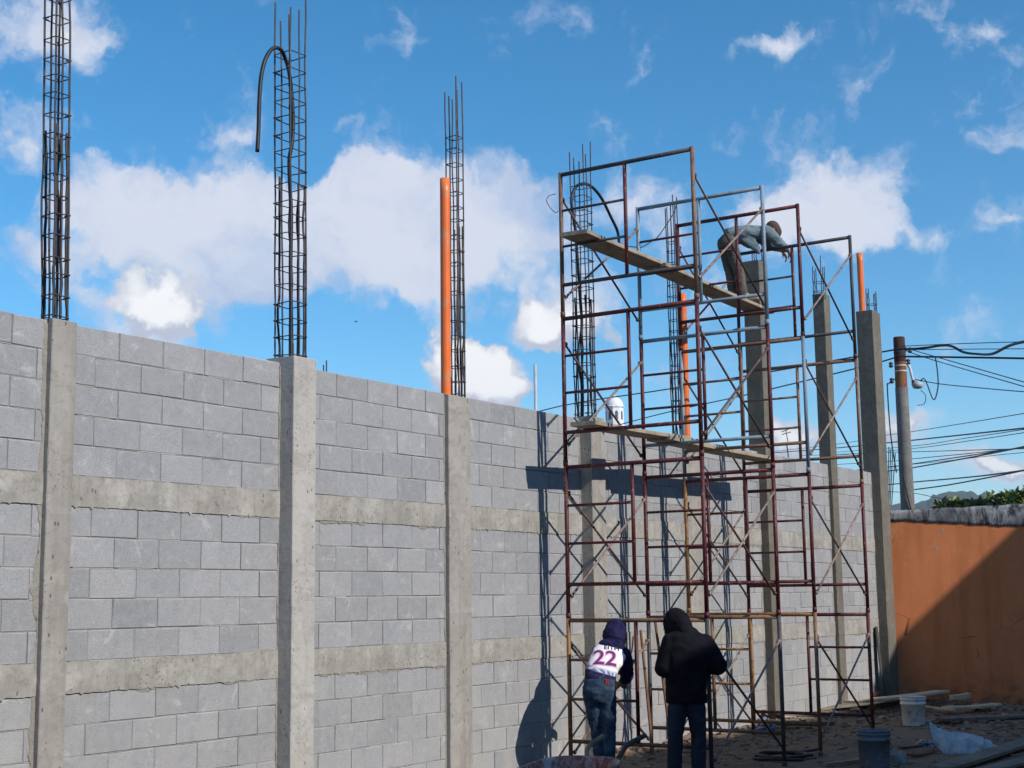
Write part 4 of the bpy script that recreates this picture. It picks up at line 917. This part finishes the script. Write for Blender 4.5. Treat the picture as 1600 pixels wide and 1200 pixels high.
fuse('shirt', [('L', [(q(-.20, 0, .87), V(-.03, 0, .085), V(0, .145, 0)), (q(-.12, 0, .875), V(0, 0, .105), V(0, .155, 0)), (q(.0, 0, .885), V(0, 0, .105), V(0, .16, 0)), (q(.12, .01, .89), V(0, 0, .10), V(0, .165, 0)), (q(.22, .015, .89), V(0, 0, .09), V(0, .155, 0)), (q(.29, .02, .90), V(0, 0, .065), V(0, .10, 0))]),
    ('L', [(q(.02, -.10, .82), V(.10, 0, -.02), V(0, .03, 0)), (q(.08, -.11, .74), V(.09, 0, -.02), V(0, .022, 0)), (q(.15, -.11, .65), V(.045, 0, -.01), V(0, .012, 0)), (q(.18, -.11, .60), V(.012, 0, -.005), V(0, .008, 0))]), ('L', [(q(.04, 0, .82), V(.12, 0, 0), V(0, .12, 0)), (q(.10, -.01, .75), V(.09, 0, 0), V(0, .10, 0)), (q(.16, -.02, .69), V(.04, 0, 0), V(0, .06, 0))]),
    (shA, elA, .078, .064), (elA, q(.48, .17, .745), .060, .048), (shB, q(.38, -.08, .82), .082, .068), (q(.38, -.08, .82), elB, .068, .060), (elB, q(.53, -.02, .695), .056, .046)], .010, SHT, pw, .009, 12, 6, 1)
CAP = mat_plain('brown cap', (.10, .05, .04), (.06, .035, .03), 12, .9)
fuse('cap', [(hd+hup*.045-hfw*.035, hd+hup*.05+hfw*.03, .092, .086), (hd+hup*.05+hfw*.08, hd+hup*.035+hfw*.13, .04, .03)], .009, CAP, pw)
shoe(pw, anL-ZZ*.03, q(.02, .12, .05)); shoe(pw, anR-ZZ*.03, q(.13, -.05, .05), .05, mat=mat_plain('tan boot', (.34, .25, .17), (.24, .18, .12), 12, .8))


# ------------------------------------------------------------------ wheelbarrow
wb0 = at(885, 1210, 9.75); wb0.z = 0
wax = (FH*.90 + RH*.44).normalized(); wsd = Vector((wax.y, -wax.x, 0))
wb = thing('wheelbarrow', 'worn reddish wheelbarrow with cement streaks at the bottom edge', 'wheelbarrow', wb0)
def mat_tray():
    m, t, b = new_mat('worn red tray', .7, .3); P = tpos(t)
    n = tnoise(t, 9, 5, .7, tscale(t, P, (1.5, 1.5, .5)), .6); c = tmix(t, tramp(t, n, .40, .55), (.30, .075, .055), (.40, .27, .24))
    c = tmix(t, tramp(t, tnoise(t, 26, 5, .7, P), .5, .62, 0, .8), c, (.13, .055, .045)); c = tmix(t, tramp(t, tnoise(t, 6, 4, .6, P), .56, .66, 0, .8), c, (.45, .42, .39))
    t.links.new(c, b.inputs['Base Color']); bump(t, b, n, .4, .01); return m
v = []; f = []; nr, ns = 7, 28
prof_ = [(.0, .30), (.55, .30), (.74, .33), (.88, .45), (.97, .57), (1.0, .60), (1.035, .605), (1.035, .585)]
for rr_, z in prof_:
    for k in range(ns):
        a = 2*math.pi*k/ns; ca, sa = math.cos(a), math.sin(a); e = 2.6
        ex = math.copysign(abs(ca)**(2/e), ca)*.40*rr_; ey = math.copysign(abs(sa)**(2/e), sa)*.30*rr_*(1+.12*ca)
        v.append(wax*ex + wsd*ey + ZZ*(z + (.03*ca if z > .4 else 0)))
for i in range(len(prof_)-1): f += [(i*ns+k, i*ns+(k+1) % ns, (i+1)*ns+(k+1) % ns, (i+1)*ns+k) for k in range(ns)]
tray = MB().add(v, f).mesh('tray', mat_tray(), True); tr = put('tray', tray, wb); so_ = tr.modifiers.new('s', 'SOLIDIFY'); so_.thickness = .006
HM = mat_plain('worn brown handle metal', (.26, .18, .13), (.15, .10, .07), 12, .75); HM2 = mat_plain('black handle tube', (.035, .028, .026), (.06, .045, .038), 12, .7)
def loc(p): return p - wb0
hA = [wax*-.45 - wsd*.12 + ZZ*.28, wax*.0 - wsd*.18 + ZZ*.30, wax*.34 - wsd*.22 + ZZ*.40, loc(at(913, 1188, 10.3)), loc(at(917, 1172, 10.42)), loc(at(925, 1162, 10.5)), loc(at(942, 1150, 10.6))]
hB = [wax*-.45 + wsd*.12 + ZZ*.28, wax*.0 + wsd*.19 + ZZ*.30, wax*.30 + wsd*.25 + ZZ*.38, loc(at(963, 1196, 10.05)), loc(at(972, 1176, 10.2)), loc(at(982, 1163, 10.3)), loc(at(1008, 1149, 10.45))]
put('handle', MB().tube(smooth_path(hA, 5), .017, 10).mesh('handle', HM, True), wb); put('handle', MB().tube(smooth_path(hB, 5), .018, 10).mesh('handle', HM2, True), wb)
put('wheel', MB().lathe([(.09, -.03), (.17, -.045), (.20, -.02), (.20, .02), (.17, .045), (.09, .03)], 24).mesh('wheel', RUBBER, True), wb, tuple(wax*-.52+ZZ*.2), (math.pi/2, 0, math.atan2(wsd.y, wsd.x)-math.pi/2))
for s in (-1, 1): put('leg', MB().tube([wax*.22+wsd*.2*s+ZZ*.36, wax*.30+wsd*.2*s+ZZ*.02, wax*.42+wsd*.2*s+ZZ*.02, wax*.36+wsd*.2*s+ZZ*.38], .014, 8).mesh('leg', HM2), wb)

# ------------------------------------------------------------------ yard clutter
GZ = lambda p: ground_z(p.x, p.y)
def bucket(px_, py_, d, r, hh, label, mat, band, tilt=0.):
    p = on_z(px_, py_, .01); t = thing('bucket', label, 'bucket', (p.x, p.y, GZ(p)), rnd.random()*3, 'plastic buckets in the yard')
    t.rotation_euler[0] = tilt
    put('body', MB().lathe([(0, 0), (r*.86, 0), (r*.88, .01), (r*.97, hh*.72), (r*1.02, hh*.72), (r*1.03, hh*.78), (r*.99, hh*.79), (r, hh*.88), (r*1.05, hh*.885), (r*1.05, hh*.92), (r*1.0, hh*.93), (r*1.01, hh*.97), (r*1.06, hh*.975), (r*1.06, hh), (r*.99, hh), (r*.85, .02), (0, .02)], 28).mesh('body', mat, True), t)
    hp_ = [(math.cos(a)*r*1.06, .03-.12*math.sin(a)*1.2, hh*.80-.13*math.sin(a)) for a in [math.pi*k/12 for k in range(13)]]
    put('handle', MB().tube([(x, -r*1.02*math.sin(math.pi*k/12)-.01, z) for k, (x, y, z) in enumerate(hp_)], .0035, 6).mesh('handle', HM2), t)
    put('contents', MB().lathe([(0, hh*.75), (r*.93, hh*.75)], 20).mesh('contents', MORTAR), t)
    return t
BW = mat_plain('dirty white plastic', (.76, .74, .70), (.64, .62, .58), 5, .5, 0, .15, c3=(.30, .28, .25), s3=9); BG = mat_plain('cement smeared grey plastic', (.13, .16, .20), (.10, .12, .155), 5, .6, 0, .2, c3=(.26, .27, .29), s3=14)
bucket(1428, 1130, 0, .165, .38, 'dirty white plastic bucket near the base of the orange wall', BW, 0)
bucket(1367, 1198, 0, .165, .36, 'grey blue cement smeared bucket in front of the rightmost scaffold', BG, 0)
# printed mark on white bucket left as dirt in the material

# cement sack
sk = on_z(1512, 1176, .0); sp = MB(); r = random.Random(2)
def sack():
    """an empty stiff sack: mouth propped open at one end, flattened and creased to the other"""
    v = []; f = []; nu, nv = 46, 40
    for i in range(nu+1):
        u = i/nu; w = .20*(1-.55*u**.8) + .03; hgt = .30*(1-u)**.9*(.8+.2*math.cos(u*9)) + .06
        for k in range(nv):
            a = 2*math.pi*k/nv; ca, sa = math.cos(a), math.sin(a); up_ = max(0, sa)
            cr = (.55-2*abs(noise.noise(Vector((u*3.2+ca*.8, a*.9, 2)))))*.085 + (.5-2*abs(noise.noise(Vector((u*8+sa, ca*3.5, 8)))))*.040 + noise.noise(Vector((u*22, ca*9, sa*9)))*.010
            y = w*ca*(1-.25*up_) + ca*cr; z = hgt*up_**.85*(1+.25*noise.noise(Vector((u*4, ca*2, 9)))) + max(0, sa)*cr
            x = u*.85 - .10*up_*(1-u)**4 + .05*noise.noise(Vector((ca*2, sa*2, u*3)))
            v.append((x-.42, y, max(.0, z) + .012 - .02*(sa < 0)))
    for i in range(nu): f += [(i*nv+k, i*nv+(k+1) % nv, (i+1)*nv+(k+1) % nv, (i+1)*nv+k) for k in range(nv)]
    o = len(v)
    for k in range(nv):
        p = Vector(v[k]); v.append(tuple(Vector((p.x+.16, p.y*.55, .03+p.z*.45))))
    f += [(k, o+k, o+(k+1) % nv, (k+1) % nv) for k in range(nv)]; f.append(tuple(o+k for k in range(nv)))
    f.append(tuple(nu*nv+k for k in range(nv)))
    me = MB().add(v, f).mesh('cement_sack', mat_cloth('white woven sack', (.58, .61, .65), (.34, .38, .44), 7, 200), True)
    return me
so2 = put('cement_sack', sack(), None, (sk.x, sk.y, GZ(sk)+.0), (.0, .0, math.atan2(RH.y, RH.x)-.28), (.74, .85, .85)); tag(so2, 'crumpled white woven sack lying on the dirt at the right', 'sack')
def gplank(a, b, w, th, label, mat, seed, lift=0., name='plank', group='loose planks on the ground', roll=0.):
    A_, B_ = on_z(*a, .0), on_z(*b, .0); A_.z = max(GZ(A_), .0)+.015+lift; B_.z = max(GZ(B_), .0)+.015+(lift if not isinstance(lift, tuple) else 0)
    return plank(name, A_, B_, w, th, label, mat, seed, group, roll)
gplank((1205,1128), (1440,1104), .30, .04, 'long weathered grey plank sloping up behind the rightmost scaffold', PLANKD, 11, .05)
gplank((1330,1122), (1475,1106), .24, .035, 'pale fresh board behind the white bucket', PALEW, 12, .13)
gplank((1325,1107), (1378,1105), .08, .06, 'short dark red board against the wall base', BRNW, 13, .05)
gplank((1190,1147), (1300,1139), .10, .05, 'stack of brown lath lying under the scaffold', BRNW, 14, .03)
gplank((1195,1141), (1305,1132), .10, .04, 'weathered batten lying under the rightmost scaffold', PLANKD, 15, .07)
gplank((1478,1116), (1560,1113), .22, .03, 'pale fresh board with a sawn end by the orange wall', PALEW, 16, .06)
gplank((1440,1112), (1490,1118), .06, .03, 'small pale offcut beside the white bucket', PALEW, 17, .05)
gplank((1488,1109), (1516,1108), .12, .07, 'short pale block of wood on the boards', PALEW, 18, .09)
gplank((1470,1131), (1660,1120), .2, .04, 'dark weathered plank along the foot of the orange wall', PLANKD, 19, .02)
gplank((1470,1212), (1650,1152), .24, .04, 'grey weathered plank crossing the bottom right corner', PLANKD, 20, .03)
gplank((1500,1222), (1690,1172), .20, .035, 'second grey plank lowest in the bottom right corner', PLANKD, 21, .02)
gplank((1290,1200), (1352,1192), .06, .02, 'thin pale lath left of the grey bucket', PLANK, 22, .01)
gplank((1420,1184), (1455,1181), .06, .03, 'short dark offcut between bucket and sack', BRNW, 23, .0)
gplank((1405,1172), (1450,1166), .05, .02, 'thin dark strip of wood on the dirt', BRNW, 24, .0)
# dark board added in place of a dark patch of wall beside the corner column
A_ = Vector((22.26, -.12, .0)); B_ = Vector((22.24, -.022, 1.22)); plank('dark_patch_board', A_, B_, .16, .022, 'dark grey board standing in for a dark patch of wall beside the corner column', mat_wood('dark patch board', (.085, .08, .08), (.06, .055, .055), 0), 30, roll=math.pi/2*0)
# wooden sticks leaning against the scaffold
def stick(a, b, r, label): tag(put('wooden_stick', MB().tube([a, Vector(a).lerp(Vector(b), .5)+Vector((.005, 0, 0)), b], [r, r*.95, r*.9], 7).mesh('wooden_stick', BRNW)), label, 'stick', 'sticks leaning on the scaffold')
stick(on_y(1020, 1178, -.62), on_y(1001, 985, -.30), .017, 'brown stick leaning left beside the second scaffold stack')
stick(on_y(1050, 1172, -.70), on_y(1023, 966, -.30), .018, 'long brown stick leaning behind the person in black')
# coil of hose
cp = on_z(1225, 1181, .03); pts = []; r = random.Random(4)
for k in range(90):
    a = k*.21; rr_ = .27+.035*math.sin(a*.37)+.03*math.sin(k*.11); pts.append((cp.x+math.cos(a)*rr_*1.1, cp.y+math.sin(a)*rr_, GZ(cp)+.03+.012*(k//30)+.008*math.sin(a*2.3)))
e = on_z(1282, 1170, .05); pts += [Vector((e.x, e.y, .05))]
tag(put('hose_coil', MB().tube(pts, .016, 8).mesh('hose_coil', RUBBER, True)), 'coil of black hose lying at the foot of the scaffold', 'hose')
# bundle of cloth
def lump(name, p, rx, ry, rz, mat, label, cat, seed, amp=.35):
    bm = bmesh.new(); bmesh.ops.create_icosphere(bm, subdivisions=4, radius=1)
    for v in bm.verts:
        n = v.co.normalized(); k = 1 + amp*(noise.noise(n*2+Vector((seed, 0, 0))) + .5*(1-2*abs(noise.noise(n*4+Vector((0, seed, 0)))))-.2)
        v.co = Vector((n.x*rx*k, n.y*ry*k, max(-.25*rz, n.z*rz*k)))
    me = bpy.data.meshes.new(name); bm.to_mesh(me); bm.free(); me.materials.append(mat); me.polygons.foreach_set('use_smooth', [True]*len(me.polygons))
    return tag(put(name, me, None, p), label, cat)
p = on_z(1207, 1140, .05); p.y = -.33; p.x = 17.2; lump('cloth_bundle', (p.x, p.y, GZ(p)+.05), .16, .12, .11, mat_plain('blue and white cloth', (.06, .06, .16), (.55, .52, .55), 9, .9), 'small bundle of blue and white cloth by the wall base', 'cloth', 3)
p = on_z(1446, 1163, .02); lump('crumpled_bag', (p.x, p.y, GZ(p)+.02), .13, .10, .05, mat_plain('crumpled plastic', (.06, .06, .10), (.50, .49, .52), 13, .6), 'crumpled white and dark plastic bag on the dirt left of the sack', 'bag', 6)
p = on_z(1400, 1194, .0); lump('dirt_clod', (p.x, p.y, GZ(p)), .12, .11, .12, MORTAR, 'dark lump of hardened mortar beside the grey bucket', 'clod', 9)
# bush of weeds none; rubble and chips scattered over the yard
rb = MB(); r = random.Random(11)
def chunk(x, y, s):
    z = ground_z(x, y); a = r.random()*6.28; v = []
    for sx in (-1, 1):
        for sy in (-1, 1):
            for sz in (0, 1):
                X, Y = sx*s*r.uniform(.5, 1.1), sy*s*r.uniform(.35, .9); v.append((x+X*math.cos(a)-Y*math.sin(a), y+X*math.sin(a)+Y*math.cos(a), z-.01+sz*s*r.uniform(.4, 1.1)))
    rb.add(v, [(0,1,3,2),(4,6,7,5),(0,4,5,1),(2,3,7,6),(0,2,6,4),(1,5,7,3)], r.choice((0, 0, 1, 2)))
for k in range(2600): chunk(r.uniform(11, 23.2), -abs(r.gauss(0, .45))-.02, r.choice((.008, .012, .016, .03))*r.uniform(.6, 1.4))
for k in range(3000): chunk(r.uniform(10, 23.4), r.uniform(-5, -.2), r.choice((.006, .009, .012, .02))*r.uniform(.6, 1.5))
for k in range(500): chunk(22.5+r.gauss(0, .5), r.uniform(-4, 0), r.choice((.012, .02, .035))*r.uniform(.6, 1.4))
for k in range(160): chunk(r.uniform(18.5, 22.4), r.uniform(-2.6, -.2), r.choice((.03, .045, .06))*r.uniform(.6, 1.3))
for k in range(420): chunk(r.uniform(17.0, 22.0), -2.6-(r.random()**1)*1.6, r.choice((.015, .025, .04))*r.uniform(.6, 1.3))
tag(put('rubble', rb.mesh('rubble', [mat_plain('dirt chip', (.24, .16, .11), (.15, .10, .07), 9, .95), mat_plain('mortar chip', (.34, .29, .24), (.22, .19, .16), 9, .95), mat_plain('wood chip', (.30, .20, .12), (.18, .12, .075), 9, .9)])), kind='stuff')
# fallen wood scraps
def scrap():
    mb = MB(); rr = random.Random(21)
    for k in range(130):
        x, y = rr.uniform(14.5, 23), rr.uniform(-4, -.25); a = rr.uniform(-.6, .6); l_ = rr.uniform(.06, .28); w_ = rr.uniform(.008, .025); z = ground_z(x, y)+rr.uniform(0, .02)
        vs, fs = bevel_box(l_, w_, .012, .002); Mx = Matrix.Translation((x, y, z)) @ Euler((rr.uniform(-.1, .1), rr.uniform(-.1, .1), a)).to_matrix().to_4x4(); mb.add([Mx @ v for v in vs], fs, rr.choice((0, 0, 1)))
    return mb.mesh('wood_scraps', [mat_plain('old wood scrap', (.26, .20, .15), (.17, .13, .10), 12, .9), BRNW])
tag(put('wood_scraps', scrap()), kind='stuff')

# ------------------------------------------------------------------ the neighbouring house that shades the yard (behind and right of the camera)
hs_ = thing('neighbour_house', 'plain plastered house behind the camera that shades the yard', 'house', (14, -16, 0))
tE = math.tan(SUN_EL); yE = -12.0; hE = -yE*tE - .05
xs_ = [-12, 21.00, 21.02, 26.9, 36]; zs_ = [hE, hE, hE+.42, hE+4.4, hE+1.5]
v = []
for x, z in zip(xs_, zs_): v += [(x-14, yE+16, 0), (x-14, yE+16, z), (x-14, -24+16, z), (x-14, -24+16, 0)]
f = []
for i in range(4):
    for k in range(4): a = i*4+k; b = i*4+(k+1) % 4; f.append((a, b, b+4, a+4))
f += [(0, 1, 2, 3), (19, 18, 17, 16)]
put('wall', MB().add(v, f).mesh('wall', WPL), hs_)

# ------------------------------------------------------------------ air
hz = bpy.data.materials.new('air haze'); hz.use_nodes = True; t = hz.node_tree; t.nodes.clear()
pv = t.nodes.new('ShaderNodeVolumePrincipled'); pv.inputs['Color'].default_value = (.82, .90, 1, 1); pv.inputs['Density'].default_value = .00014; pv.inputs['Anisotropy'].default_value = .2
t.links.new(pv.outputs[0], t.nodes.new('ShaderNodeOutputMaterial').inputs['Volume'])
E_ = 6500
tag(put('haze', MB().box((-E_, -E_, -3.2), (E_, E_, 330)).mesh('haze', hz)), kind='stuff')
